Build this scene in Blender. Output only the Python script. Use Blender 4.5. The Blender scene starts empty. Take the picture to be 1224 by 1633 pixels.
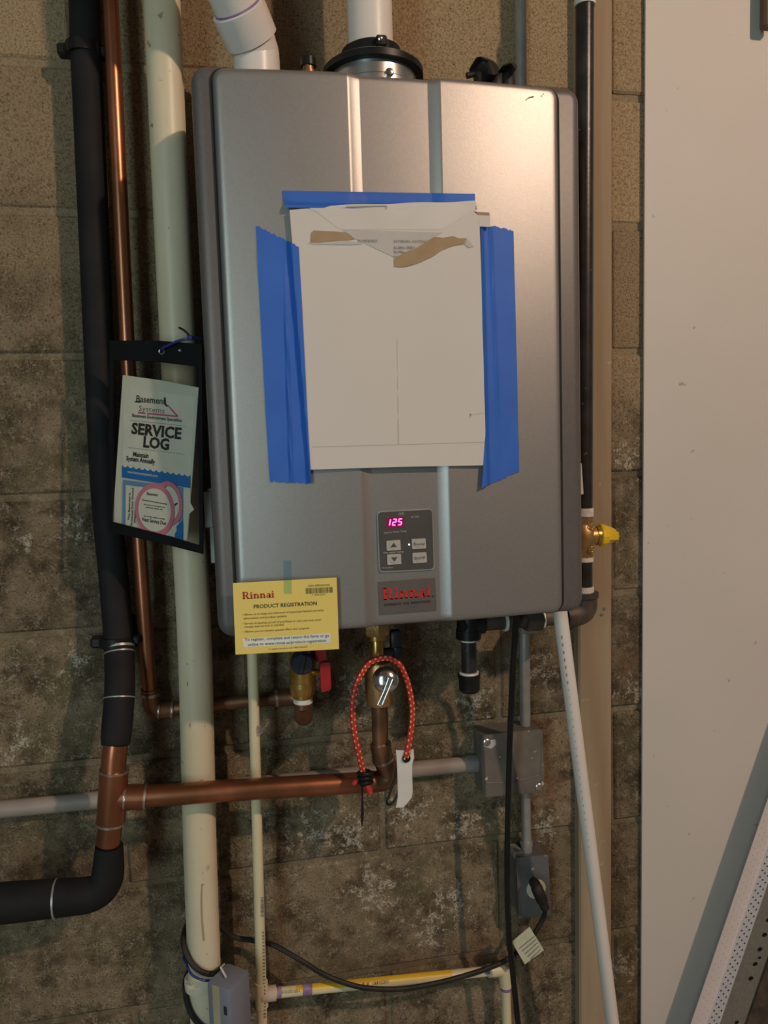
import bpy, bmesh, math, random
from mathutils import Vector, Matrix
random.seed(7)
SC = bpy.context.scene
COL = SC.collection

# ------------------------------------------------------------------ camera
FPX = 1200.0
CAM = Vector((0.0, -1.1711, 1.4809))
PITCH, YAW, ROLL = -0.0867, 0.1855, -0.0305
def cam_axes():
    cy, sy, cp, sp = math.cos(YAW), math.sin(YAW), math.cos(PITCH), math.sin(PITCH)
    f = Vector((sy*cp, cy*cp, sp)); rt = Vector((cy, -sy, 0)); up = rt.cross(f)
    cr, sr = math.cos(ROLL), math.sin(ROLL)
    return cr*rt+sr*up, -sr*rt+cr*up, f
RT, UP, FW = cam_axes()
cd = bpy.data.cameras.new('camera'); cam = bpy.data.objects.new('camera', cd); COL.objects.link(cam)
cd.sensor_fit = 'VERTICAL'; cd.sensor_height = 36.0; cd.lens = FPX/1633*36; cd.clip_start = .02
m3 = Matrix((RT, UP, -FW)).transposed()
cam.matrix_world = Matrix.Translation(CAM) @ m3.to_4x4()
SC.camera = cam

# ------------------------------------------------------------------ light and exposure
W = bpy.data.worlds.new('world'); SC.world = W; W.use_nodes = True
W.node_tree.nodes['Background'].inputs[0].default_value = (.95, .90, .84, 1)
W.node_tree.nodes['Background'].inputs[1].default_value = .065
def lamp(name, kind, loc, power, color, target=None, **kw):
    l = bpy.data.lights.new(name, kind); l.energy = power; l.color = color
    for k, v in kw.items(): setattr(l, k, v)
    o = bpy.data.objects.new(name, l); COL.objects.link(o); o.location = loc
    if target is not None:
        o.rotation_euler = (Vector(target)-Vector(loc)).to_track_quat('-Z', 'Y').to_euler()
    return o
lamp('warm_bulb', 'POINT', (1.80, -2.53, 3.11), 182, (1, .73, .545), shadow_soft_size=.05)
lamp('cool_tube_lamp', 'AREA', (-1.0, -2.2, 1.60), 15, (.73, .98, 1), (.1, 0, 1.45), shape='RECTANGLE', size=.45, size_y=1.5)
SC.view_settings.view_transform = 'Standard'; SC.view_settings.look = 'None'
SC.view_settings.gamma = 1; SC.view_settings.use_curve_mapping = False
SC.view_settings.exposure = 0.05

# ------------------------------------------------------------------ helpers
def ray(px, py):
    return RT*((px-612)/FPX) - UP*((py-816.5)/FPX) + FW
def at(px, py, d):
    r = ray(px, py); return CAM + r*((-d-CAM.y)/r.y)
def mpp(px, py, d):                      # metres per pixel at that place
    return (at(px, py, d)-CAM).dot(FW)/FPX
class Plane:
    def __init__(s, a, b, c):            # a top left, b top right, c bottom left
        s.o = a; s.n = (b-a).cross(c-a).normalized()
        if s.n.y > 0: s.n = -s.n
    def __call__(s, px, py, off=0.0):
        r = ray(px, py); t = (s.o+s.n*off-CAM).dot(s.n)/r.dot(s.n); return CAM+r*t
def fplane(d): return Plane(Vector((0, -d, 1)), Vector((1, -d, 1)), Vector((0, -d, 0)))

ORG = {}
class MB:
    def __init__(s): s.v = []; s.f = []
    def add(s, vs, fs):
        b = len(s.v); s.v += [Vector(v) for v in vs]; s.f += [tuple(i+b for i in f) for f in fs]; return s
    def box(s, c, size, rot=None, bev=0.0, seg=1):
        bm = bmesh.new(); bmesh.ops.create_cube(bm, size=1)
        for v in bm.verts: v.co = Vector((v.co.x*size[0], v.co.y*size[1], v.co.z*size[2]))
        if bev: bmesh.ops.bevel(bm, geom=bm.edges[:], offset=bev, segments=seg, affect='EDGES', profile=.5)
        M = rot if rot is not None else Matrix.Identity(3)
        bm.verts.index_update()
        s.add([M @ v.co+Vector(c) for v in bm.verts], [[v.index for v in f.verts] for f in bm.faces]); bm.free(); return s
    def tube(s, pts, r, seg=16, caps=True, closed=False, flat=1.0):
        pts = [Vector(p) for p in pts]; n = len(pts); rs = r if isinstance(r, (list, tuple)) else [r]*n
        T = []
        for i in range(n):
            if closed: t = pts[(i+1) % n]-pts[i-1]
            else: t = pts[min(i+1, n-1)]-pts[max(i-1, 0)]
            T.append(t.normalized())
        ref = Vector((0, 1, 0)) if abs(T[0].y) < .9 else Vector((1, 0, 0))
        u = (ref-T[0]*ref.dot(T[0])).normalized(); rings = []; vs = []
        for i in range(n):
            u = (u-T[i]*u.dot(T[i])).normalized(); w = T[i].cross(u)
            for k in range(seg):
                a = 2*math.pi*k/seg; vs.append(pts[i]+u*(rs[i]*flat*math.cos(a))+w*(rs[i]*math.sin(a)))
        fs = []
        for i in range(n if closed else n-1):
            j = (i+1) % n
            for k in range(seg):
                k2 = (k+1) % seg; fs.append((i*seg+k, i*seg+k2, j*seg+k2, j*seg+k))
        if caps and not closed:
            fs.append(tuple(range(seg))[::-1]); fs.append(tuple((n-1)*seg+k for k in range(seg)))
        return s.add(vs, fs)
    def lathe(s, p, axis, prof, seg=24, hexed=False):   # prof: (distance along axis, radius)
        p = Vector(p); a = Vector(axis).normalized(); pts = [p+a*t for t, _ in prof]
        ref = Vector((0, 1, 0)) if abs(a.y) < .9 else Vector((0, 0, 1))
        u = (ref-a*ref.dot(a)).normalized(); w = a.cross(u); vs = []
        for q, (t, r) in zip(pts, prof):
            for k in range(seg):
                b = 2*math.pi*k/seg; vs.append(q+u*(r*math.cos(b))+w*(r*math.sin(b)))
        fs = []
        for i in range(len(prof)-1):
            for k in range(seg):
                k2 = (k+1) % seg; fs.append((i*seg+k, i*seg+k2, (i+1)*seg+k2, (i+1)*seg+k))
        fs.append(tuple(range(seg))[::-1]); fs.append(tuple((len(prof)-1)*seg+k for k in range(seg)))
        return s.add(vs, fs)
    def sheet(s, poly, th):              # polygon of points, thickened backwards by vector th
        n = len(poly); th = Vector(th)
        return s.add(list(poly)+[p+th for p in poly], [tuple(range(n)), tuple(range(2*n-1, n-1, -1))]+[(i, (i+1) % n, n+(i+1) % n, n+i) for i in range(n)])
    def grid(s, rows, th=None):          # rows of points, optional thickness vector
        h = len(rows); w = len(rows[0]); vs = [p for r in rows for p in r]
        fs = [(i*w+j, i*w+j+1, (i+1)*w+j+1, (i+1)*w+j) for i in range(h-1) for j in range(w-1)]
        if th is not None:
            N = h*w; th = Vector(th); vs += [p+th for p in vs[:N]]
            fs += [tuple(N+k for k in f[::-1]) for f in fs]
            loop = [j for j in range(w)]+[i*w+w-1 for i in range(1, h)]+[(h-1)*w+j for j in range(w-2, -1, -1)]+[i*w for i in range(h-2, 0, -1)]
            fs += [(loop[k], loop[(k+1) % len(loop)], N+loop[(k+1) % len(loop)], N+loop[k]) for k in range(len(loop))]
        return s.add(vs, fs)
    def build(s, name, mat, parent=None, ang=35, fix=True):
        org = ORG[parent.name] if parent is not None else None
        if org is None:
            lo = [min(v[i] for v in s.v) for i in range(3)]; hi = [max(v[i] for v in s.v) for i in range(3)]
            org = Vector(((lo[0]+hi[0])/2, (lo[1]+hi[1])/2, lo[2]))
        me = bpy.data.meshes.new(name); me.from_pydata([v-org for v in s.v], [], s.f)
        if fix:
            bm = bmesh.new(); bm.from_mesh(me); bmesh.ops.recalc_face_normals(bm, faces=bm.faces[:]); bm.to_mesh(me); bm.free()
        me.polygons.foreach_set('use_smooth', [True]*len(me.polygons)); me.set_sharp_from_angle(angle=math.radians(ang))
        me.materials.append(mat); me.update()
        o = bpy.data.objects.new(name, me); COL.objects.link(o)
        if parent is not None: o.parent = parent
        else: o.location = org
        ORG[o.name] = org
        return o
def each(mb, name, mat, parent):
    """every separate piece collected in mb becomes an object of its own"""
    n = len(mb.v); p = list(range(n))
    def fd(i):
        while p[i] != i: p[i] = p[p[i]]; i = p[i]
        return i
    for f in mb.f:
        for i in f[1:]: p[fd(i)] = fd(f[0])
    gr = {}
    for f in mb.f: gr.setdefault(fd(f[0]), []).append(f)
    for fs in gr.values():
        ix = sorted({i for f in fs for i in f}); mp = {i: k for k, i in enumerate(ix)}
        q = MB(); q.v = [mb.v[i] for i in ix]; q.f = [tuple(mp[i] for i in f) for f in fs]; q.build(name, mat, parent)
def tag(o, label, cat, group=None, kind=None):
    if label: o['label'] = label
    if cat: o['category'] = cat
    if group: o['group'] = group
    if kind: o['kind'] = kind
    return o
def thing(name, label, cat, loc, group=None):
    o = bpy.data.objects.new(name, None); o.empty_display_size = .03; COL.objects.link(o)
    o.location = loc; ORG[o.name] = Vector(loc); return tag(o, label, cat, group)
def fillet(pts, r, n=7):
    pts = [Vector(p) for p in pts]; out = [pts[0]]
    for i in range(1, len(pts)-1):
        a, b, c = pts[i-1], pts[i], pts[i+1]
        u = (a-b); v = (c-b); rr = min(r, u.length*.49, v.length*.49); p = b+u.normalized()*rr; q = b+v.normalized()*rr
        for k in range(n+1):
            t = k/n; out.append(p*(1-t)**2+b*(2*t*(1-t))+q*t*t)
    out.append(pts[-1]); return out
def spline(pts, n=8, closed=False):
    pts = [Vector(p) for p in pts]; out = []; N = len(pts)
    for i in range(N if closed else N-1):
        g = (lambda k: pts[k % N]) if closed else (lambda k: pts[max(0, min(N-1, k))])
        a, b, c, d = g(i-1), g(i), g(i+1), g(i+2)
        for k in range(n):
            t = k/n; out.append(.5*((2*b)+(c-a)*t+(2*a-5*b+4*c-d)*t*t+(3*b-a-3*c+d)*t**3))
    if not closed: out.append(pts[-1])
    return out
def text_into(mb, s, pl, pr, plane, off=.0005, hpx=None, bold=0.0, up=None):
    """flat lettering whose baseline runs between two places on a surface"""
    cu = bpy.data.curves.new('t', 'FONT'); cu.body = s; cu.size = 1; cu.offset = bold; cu.resolution_u = 2
    ob = bpy.data.objects.new('t', cu); COL.objects.link(ob)
    dg = bpy.context.evaluated_depsgraph_get(); me = bpy.data.meshes.new_from_object(ob.evaluated_get(dg))
    xs = [v.co.x for v in me.vertices]
    if xs:
        A = plane(*pl, off); B = plane(*pr, off); x = (B-A); wd = x.length; x.normalize()
        y = plane.n.cross(x); sx = wd/(max(xs)-min(xs)); x0 = min(xs)
        sy = sx if hpx is None else hpx/.73*wd/math.hypot(pr[0]-pl[0], pr[1]-pl[1])
        mb.add([A+x*((v.co.x-x0)*sx)+y*(v.co.y*sy) for v in me.vertices], [tuple(p.vertices) for p in me.polygons])
    bpy.data.objects.remove(ob); bpy.data.curves.remove(cu); bpy.data.meshes.remove(me)
def quad(mb, plane, pts, off=.0005, th=.0004):
    mb.sheet([plane(x, y, off) for x, y in pts], -plane.n*th); return mb
def disc(plane, px, py, rx, ry=None, n=24, off=.0005, rot=0.0):
    ry = ry or rx; out = []
    for k in range(n):
        a = 2*math.pi*k/n; x, y = rx*math.cos(a), ry*math.sin(a)
        out.append(plane(px+x*math.cos(rot)-y*math.sin(rot), py+x*math.sin(rot)+y*math.cos(rot), off))
    return out

# ------------------------------------------------------------------ materials
def nt(name):
    m = bpy.data.materials.new(name); m.use_nodes = True; t = m.node_tree
    return m, t, t.nodes, t.links, t.nodes['Principled BSDF']
def c4(c): return (c[0], c[1], c[2], 1)
def pm(name, col, rough=.5, metal=0.0, col2=None, scale=25, bump=0.0, bscale=None, stretch=(1, 1, 1), lo=.35, hi=.7, spec=None, coat=0, spk=None):
    """plain procedural material: two tones through noise, fine relief, optional specks"""
    m, t, N, L, B = nt(name)
    tc = N.new('ShaderNodeTexCoord'); mp = N.new('ShaderNodeMapping'); mp.inputs['Scale'].default_value = stretch
    L.new(tc.outputs['Object'], mp.inputs[0])
    nz = N.new('ShaderNodeTexNoise'); nz.inputs['Scale'].default_value = scale; nz.inputs['Detail'].default_value = 6
    L.new(mp.outputs[0], nz.inputs['Vector'])
    rp = N.new('ShaderNodeValToRGB'); rp.color_ramp.elements[0].position = lo; rp.color_ramp.elements[1].position = hi
    rp.color_ramp.elements[0].color = c4(col); rp.color_ramp.elements[1].color = c4(col2 or [min(1, x*.88) for x in col])
    L.new(nz.outputs['Fac'], rp.inputs[0]); src = rp.outputs[0]
    if spk:
        n2 = N.new('ShaderNodeTexNoise'); n2.inputs['Scale'].default_value = spk[1]; n2.inputs['Detail'].default_value = 3
        L.new(tc.outputs['Object'], n2.inputs['Vector'])
        mr = N.new('ShaderNodeMapRange'); mr.inputs[1].default_value = spk[2]; mr.inputs[2].default_value = spk[2]+.05
        L.new(n2.outputs['Fac'], mr.inputs[0]); mx = N.new('ShaderNodeMix'); mx.data_type = 'RGBA'
        L.new(mr.outputs[0], mx.inputs[0]); L.new(src, mx.inputs[6]); mx.inputs[7].default_value = c4(spk[0]); src = mx.outputs[2]
    L.new(src, B.inputs['Base Color'])
    B.inputs['Roughness'].default_value = rough; B.inputs['Metallic'].default_value = metal
    if spec is not None: B.inputs['Specular IOR Level'].default_value = spec
    if coat: B.inputs['Coat Weight'].default_value = coat; B.inputs['Coat Roughness'].default_value = .15
    if bump:
        nb = N.new('ShaderNodeTexNoise'); nb.inputs['Scale'].default_value = bscale or scale*4; nb.inputs['Detail'].default_value = 4
        L.new(mp.outputs[0], nb.inputs['Vector'])
        bp = N.new('ShaderNodeBump'); bp.inputs['Strength'].default_value = bump; bp.inputs['Distance'].default_value = .002
        L.new(nb.outputs['Fac'], bp.inputs['Height']); L.new(bp.outputs[0], B.inputs['Normal'])
    return m
def emit(name, col, st):
    m, t, N, L, B = nt(name); B.inputs['Base Color'].default_value = (0, 0, 0, 1)
    B.inputs['Emission Color'].default_value = c4(col); B.inputs['Emission Strength'].default_value = st; return m
def film(name, tint, gloss=.08, rough=.12):
    m, t, N, L, B = nt(name); N.remove(B); out = N['Material Output']
    tr = N.new('ShaderNodeBsdfTransparent'); tr.inputs[0].default_value = c4(tint)
    gl = N.new('ShaderNodeBsdfGlossy'); gl.inputs['Roughness'].default_value = rough
    nz = N.new('ShaderNodeTexNoise'); nz.inputs['Scale'].default_value = 18
    bp = N.new('ShaderNodeBump'); bp.inputs['Strength'].default_value = .06; bp.inputs['Distance'].default_value = .003
    L.new(nz.outputs['Fac'], bp.inputs['Height']); L.new(bp.outputs[0], gl.inputs['Normal'])
    mx = N.new('ShaderNodeMixShader'); mx.inputs[0].default_value = gloss
    L.new(tr.outputs[0], mx.inputs[1]); L.new(gl.outputs[0], mx.inputs[2]); L.new(mx.outputs[0], out.inputs[0]); return m

def masonry(name, mortar=False):
    m, t, N, L, B = nt(name)
    geo = N.new('ShaderNodeNewGeometry'); pos = geo.outputs['Position']
    def noise(sc, det=6, rough=.6):
        n = N.new('ShaderNodeTexNoise'); n.inputs['Scale'].default_value = sc; n.inputs['Detail'].default_value = det; n.inputs['Roughness'].default_value = rough
        L.new(pos, n.inputs['Vector']); return n.outputs['Fac']
    def rng(v, a, b, c=0, d=1):
        r = N.new('ShaderNodeMapRange'); r.interpolation_type = 'SMOOTHSTEP'
        for i, x in enumerate((a, b, c, d)): r.inputs[i+1].default_value = x
        L.new(v, r.inputs[0]); return r.outputs[0]
    def math_(op, a, b):
        n = N.new('ShaderNodeMath'); n.operation = op
        for i, x in enumerate((a, b)):
            if isinstance(x, (int, float)): n.inputs[i].default_value = x
            else: L.new(x, n.inputs[i])
        return n.outputs[0]
    def mix(f, a, b):
        n = N.new('ShaderNodeMix'); n.data_type = 'RGBA'
        if isinstance(f, float): n.inputs[0].default_value = f
        else: L.new(f, n.inputs[0])
        for i, x in ((6, a), (7, b)):
            if isinstance(x, tuple): n.inputs[i].default_value = c4(x)
            else: L.new(x, n.inputs[i])
        return n.outputs[2]
    def blobs(lst):
        acc = None
        for px, py, r in lst:
            d = N.new('ShaderNodeVectorMath'); d.operation = 'DISTANCE'; L.new(pos, d.inputs[0]); d.inputs[1].default_value = at(px, py, 0)
            v = rng(d.outputs['Value'], r*.0010, 0.0)
            acc = v if acc is None else math_('MAXIMUM', acc, v)
        return acc
    sp = N.new('ShaderNodeSeparateXYZ'); L.new(pos, sp.inputs[0])
    big, mid, mid2, fine, grit = noise(4.5), noise(16, 8, .7), noise(60, 6, .75), noise(330, 4, .72), noise(700, 3, .65)
    zz = math_('ADD', sp.outputs[2], math_('MULTIPLY', math_('SUBTRACT', big, .5), .35))
    clean = rng(math_('ADD', zz, math_('MULTIPLY', sp.outputs[0], .22)), 1.52, 1.86)
    ca = mix(rng(fine, .40, .58), CLEAN0, CLEAN1)
    ca = mix(math_('MULTIPLY', rng(fine, .41, .34), .8), ca, (.10, .065, .04))
    da = mix(rng(mid, .34, .62), DIRT0, DIRT1)
    da = mix(math_('MULTIPLY', rng(noise(9, 5), .48, .66), .75), da, OLIVE)
    da = mix(math_('MULTIPLY', rng(math_('ADD', math_('MULTIPLY', mid2, .55), math_('MULTIPLY', fine, .45)), .50, .62), .7), da, (.42, .36, .265))
    da = mix(math_('MULTIPLY', rng(fine, .44, .37), .75), da, (.045, .036, .025))
    col = mix(clean, da, ca)
    rust = math_('MULTIPLY', blobs([(845, 1180, 70), (870, 1250, 60), (850, 1380, 55), (760, 1520, 70), (660, 1545, 70), (820, 1000, 60), (1000, 1060, 50)]), rng(mid2, .40, .60))
    col = mix(math_('MULTIPLY', rust, .75), col, (.20, .085, .04))
    eff = blobs([(760, 1120, 75), (570, 1100, 70), (740, 1320, 75), (118, 1055, 45), (30, 1190, 60), (120, 835, 60), (40, 860, 40), (995, 730, 55), (1010, 1100, 60), (860, 1070, 70), (1000, 1540, 70),
                 (600, 1420, 100), (720, 1440, 90), (690, 1480, 80), (500, 1330, 90), (560, 1330, 90), (640, 1290, 80), (870, 1320, 60)])
    em = rng(math_('ADD', math_('MULTIPLY', eff, .20), mid2), .64, .76)
    em = math_('MULTIPLY', em, rng(fine, .38, .55))
    col = mix(math_('MULTIPLY', em, .75), col, (.62, .57, .47))
    if mortar: col = mix(.45, col, (.20, .165, .11))
    oi = N.new('ShaderNodeObjectInfo')
    hv = N.new('ShaderNodeHueSaturation'); L.new(rng(oi.outputs['Random'], 0, 1, .82, 1.15), hv.inputs['Value']); L.new(col, hv.inputs['Color'])
    L.new(hv.outputs[0], B.inputs['Base Color']); B.inputs['Roughness'].default_value = .95; B.inputs['Specular IOR Level'].default_value = .15
    h = math_('ADD', math_('MULTIPLY', fine, 1.0), math_('MULTIPLY', grit, .8)); h = math_('ADD', h, math_('MULTIPLY', mid2, .5))
    bp = N.new('ShaderNodeBump'); bp.inputs['Strength'].default_value = .35 if mortar else .75; bp.inputs['Distance'].default_value = .004
    L.new(h, bp.inputs['Height']); L.new(bp.outputs[0], B.inputs['Normal'])
    return m
CLEAN0, CLEAN1 = (.30, .215, .125), (.45, .335, .205)
DIRT0, DIRT1, OLIVE = (.066, .048, .030), (.29, .22, .14), (.14, .12, .066)
M_BLOCK = masonry('block_face'); M_MORTAR = masonry('mortar', True)
M_BOARD = pm('white_board_paint', (.60, .56, .52), .55, col2=(.565, .525, .485), scale=3, bump=.05, bscale=60, spk=((.32, .25, .20), 34, .70))
M_FLOOR = pm('floor_concrete', (.34, .31, .28), .8, col2=(.25, .23, .21), scale=6, bump=.3)
M_CEIL = pm('ceiling_wood', (.30, .22, .14), .8, col2=(.20, .14, .09), scale=8, bump=.2)
M_SILVER = pm('silver_paint', (.345, .33, .318), .42, .68, col2=(.32, .307, .295), scale=300, bump=.06, bscale=900)
M_TRIM = pm('dark_grey_case', (.125, .112, .108), .42, .12, scale=200)
M_BLACKGAP = pm('black_gap_shade', (.012, .012, .012), .8)
M_WHITEPVC = pm('white_pvc', (.76, .70, .65), .35, col2=(.72, .655, .60), scale=6)
M_OLDPVC = pm('aged_pvc', (.74, .655, .48), .42, col2=(.57, .48, .32), scale=9, stretch=(1, 1, .25), lo=.40, hi=.66, spk=((.34, .25, .15), 75, .685))
M_CREAM = pm('cream_cpvc', (.74, .64, .42), .4, col2=(.64, .57, .36), scale=12)
M_COPPER = pm('copper', (.44, .16, .085), .33, .85, col2=(.27, .11, .055), scale=16, stretch=(1, 1, .5), bump=.05, lo=.40, hi=.62)
M_OLDCOPPER = pm('tarnished_copper', (.34, .17, .09), .42, .8, col2=(.16, .085, .05), scale=30, bump=.12)
M_SOLDER = pm('solder', (.62, .56, .50), .3, .9, col2=(.35, .25, .18), scale=90, bump=.2)
M_FOAM = pm('black_foam', (.011, .011, .012), .7, col2=(.018, .017, .018), scale=20, bump=.1, spec=.18)
M_IRON = pm('black_iron', (.022, .02, .02), .33, .2, col2=(.05, .042, .04), scale=40, bump=.08, spk=((.28, .26, .24), 110, .70))
M_IRONFIT = pm('cast_iron_fitting', (.055, .045, .04), .55, .3, col2=(.14, .10, .075), scale=40, bump=.4)
M_BLACK = pm('black_plastic', (.008, .008, .009), .4, col2=(.013, .013, .013), scale=30, spec=.3)
M_BLACKRUB = pm('black_rubber', (.016, .014, .012), .5, spec=.25, col2=(.035, .03, .026), scale=40, bump=.05)
M_VINYL = pm('black_vinyl', (.007, .007, .008), .45, bump=.05, scale=60, spec=.15)
M_BRASS = pm('brass', (.62, .40, .12), .28, .9, col2=(.42, .25, .07), scale=40, bump=.05)
M_BRONZE = pm('cast_brass', (.55, .34, .15), .40, .75, col2=(.42, .24, .10), scale=50, bump=.25, bscale=300)
M_YELLOW = pm('yellow_plastic', (.80, .50, .015), .4, col2=(.70, .42, .01), scale=40)
M_RED = pm('red_plastic', (.38, .015, .02), .45, col2=(.30, .01, .015), scale=40)
M_NAVY = pm('navy_plastic', (.018, .022, .035), .4)
M_TAPEWHITE = pm('thread_tape', (.78, .76, .72), .6, col2=(.6, .57, .52), scale=120, bump=.3)
M_CHROME = pm('chrome', (.78, .77, .75), .16, 1.0, scale=40)
M_STEEL = pm('steel', (.55, .54, .52), .3, .9, scale=60)
M_GALV = pm('galvanised', (.40, .40, .385), .42, .45, col2=(.31, .31, .30), scale=50, bump=.08)
M_CONDUITGREY = pm('grey_conduit', (.33, .275, .24), .55, col2=(.25, .21, .185), scale=18, bump=.06)
M_BOXGREY = pm('weathered_box', (.185, .165, .145), .6, .2, col2=(.12, .10, .085), scale=22, bump=.15, spk=((.5, .47, .42), 90, .69))
M_PLATE = pm('grey_cover', (.17, .175, .18), .5, .3, col2=(.12, .125, .13), scale=20, bump=.1, spk=((.42, .42, .40), 60, .69))
M_WOOD = pm('old_furring_wood', (.40, .31, .205), .75, col2=(.27, .205, .13), scale=30, stretch=(1, 1, .06), bump=.25, lo=.3, hi=.75, spk=((.42, .36, .27), 60, .70))
M_CARD = pm('white_board_card', (.62, .575, .535), .62, col2=(.595, .55, .51), scale=5)
M_CARDEDGE = pm('corrugated_brown', (.38, .26, .15), .8, col2=(.33, .22, .125), scale=60, bump=.15)
M_CARDGREY = pm('torn_paper_grey', (.52, .49, .46), .8, col2=(.47, .44, .41), scale=20)
M_CARDPALE = pm('paper_tape_pale', (.65, .61, .575), .4, col2=(.60, .56, .525), scale=12, bump=.08)
M_BLUE = pm('blue_masking_tape', (.022, .115, .50), .6, col2=(.026, .135, .55), scale=14, bump=.2, bscale=45)
M_INK = pm('black_ink', (.02, .02, .02), .6); M_GREYINK = pm('grey_ink', (.22, .20, .19), .6)
M_REDINK = pm('red_ink', (.66, .02, .02), .5); M_CARDRED = pm('card_red_ink', (.48, .03, .02), .6); M_BROWNINK = pm('brown_ink', (.20, .14, .03), .6)
M_CARDYEL = pm('yellow_card', (.80, .62, .16), .5, col2=(.77, .59, .15), scale=10)
M_WHITEP = pm('white_paper', (.70, .72, .64), .6, col2=(.64, .66, .58), scale=14)
M_WHITEP2 = pm('white_sticker', (.76, .77, .70), .55)
M_PAPERBLUE = pm('blue_print', (.01, .17, .55), .5); M_PALEBLUE = pm('pale_blue_print', (.16, .30, .58), .5); M_PINK = pm('pink_print', (.68, .22, .32), .55); M_PINKINK = pm('magenta_ink', (.55, .10, .24), .6)
M_KEYPAD = pm('keypad_face', (.075, .070, .066), .45); M_KEYBORDER = pm('keypad_border', (.45, .43, .40), .4, .3)
M_KEY = pm('keypad_button', (.46, .43, .39), .5); M_BADGE = pm('badge_plate', (.155, .135, .125), .42, .3); M_PALEINK = pm('pale_ink', (.5, .48, .45), .6)
M_LED = emit('led_digits', (1, .10, .42), 3.2); M_LEDBG = emit('led_window', (.45, .0, .10), .32); M_LEDW = emit('indicator_lamp', (1, .95, .85), 1.6)
M_CLEAR = film('clear_vinyl', (.84, .82, .78), .03, .22); M_TINTTAPE = film('blue_translucent_tape', (.74, .91, .96), .05, .3)
M_CORDRED = pm('red_cord', (.58, .03, .025), .6, col2=(.42, .02, .02), scale=300, bump=.4, bscale=500); M_DASH = pm('yellow_thread', (.85, .55, .20), .6)
M_TAG = pm('white_plastic_tag', (.72, .69, .65), .5); M_ZIPBLUE = pm('blue_cable_tie', (.02, .025, .20), .4)
M_PURPLE = pm('purple_primer', (.20, .09, .30), .5, col2=(.36, .26, .40), scale=70)
M_YSTRIPE = pm('yellow_stripe', (.78, .50, .03), .42)
M_ADAPT = pm('blue_grey_plastic', (.20, .215, .27), .5, col2=(.18, .19, .24), scale=20); M_BEIGE = pm('beige_strip', (.42, .38, .24), .6)
M_BEAD = pm('white_painted_steel', (.72, .66, .66), .5, col2=(.68, .62, .61), scale=12); M_HOLE = pm('dark_hole', (.012, .012, .012), .9, spec=.1)
M_STUD = pm('galvanised_stud', (.25, .235, .20), .5, .4, col2=(.205, .19, .165), scale=200, bump=.2, bscale=700)
M_LABEL = pm('faded_label', (.58, .56, .40), .55, col2=(.42, .47, .36), scale=40); M_SHADOWBAR = pm('shadow_bar_brown', (.12, .07, .04), .7)

# ------------------------------------------------------------------ structure
H = .2032; Z0L = 2.032
XJ = at(610, 1300, 0).x
wall = MB().box((.2, .0640, 1.625), (3.2, .12, 3.25)).build('wall_back', M_MORTAR); tag(wall, 'grey concrete block basement wall with dark damp stains', None, None, 'structure')
bm = bmesh.new(); bmesh.ops.create_cube(bm, size=1)
for v in bm.verts: v.co = Vector((v.co.x*.3962, v.co.y*.05, v.co.z*.1932))
bmesh.ops.bevel(bm, geom=bm.edges[:], offset=.0035, segments=1, affect='EDGES')
def block_mesh(src, cut=None):
    me = bpy.data.meshes.new('block'); src.to_mesh(me); me.materials.append(M_BLOCK); return me
BME = block_mesh(bm)
for v in bm.verts: v.co.x = (abs(v.co.x)-.1016)*(1 if v.co.x > 0 else -1)
BHALF = block_mesh(bm); bm.free()
for k in range(-6, 10):
    off = 0 if k % 2 else .2032
    zc = Z0L-(k+.5)*H
    for i in range(-4, 5):
        xc = XJ+off+(i+.5)*.4064
        if xc < -1.35 or xc > 1.75: continue
        o = bpy.data.objects.new('block', BME); COL.objects.link(o); o.parent = wall
        o.location = Vector((xc, .025+random.uniform(-.0012, .0012), zc))-ORG[wall.name]
        o.rotation_euler = (random.uniform(-.004, .004), random.uniform(-.002, .002), random.uniform(-.003, .003))
tag(MB().box((.2, -1.3, -.05), (3.6, 2.8, .1)).build('floor', M_FLOOR), 'bare concrete basement floor', None, None, 'structure')
tag(MB().box((.2, -1.3, 3.30), (3.2, 2.8, .1)).build('ceiling', M_CEIL), 'plain basement ceiling', None, None, 'structure')
# white board covering the right of the wall
BD = .0085
e0 = at(1029, 0, BD); e1 = at(1022, 1633, BD); dxz = (e1.x-e0.x)/(e1.z-e0.z)
xt, xb = e0.x+dxz*(3.248-e0.z), e0.x+dxz*(.004-e0.z)
b = MB(); b.sheet([Vector((xt, -BD, 3.248)), Vector((1.78, -BD, 3.248)), Vector((1.78, -BD, .004)), Vector((xb, -BD, .004))], (0, .0035, 0))
wr = tag(b.build('wall_right', M_BOARD), 'white painted wall board covering the right side of the block wall', None, None, 'structure')

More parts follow.
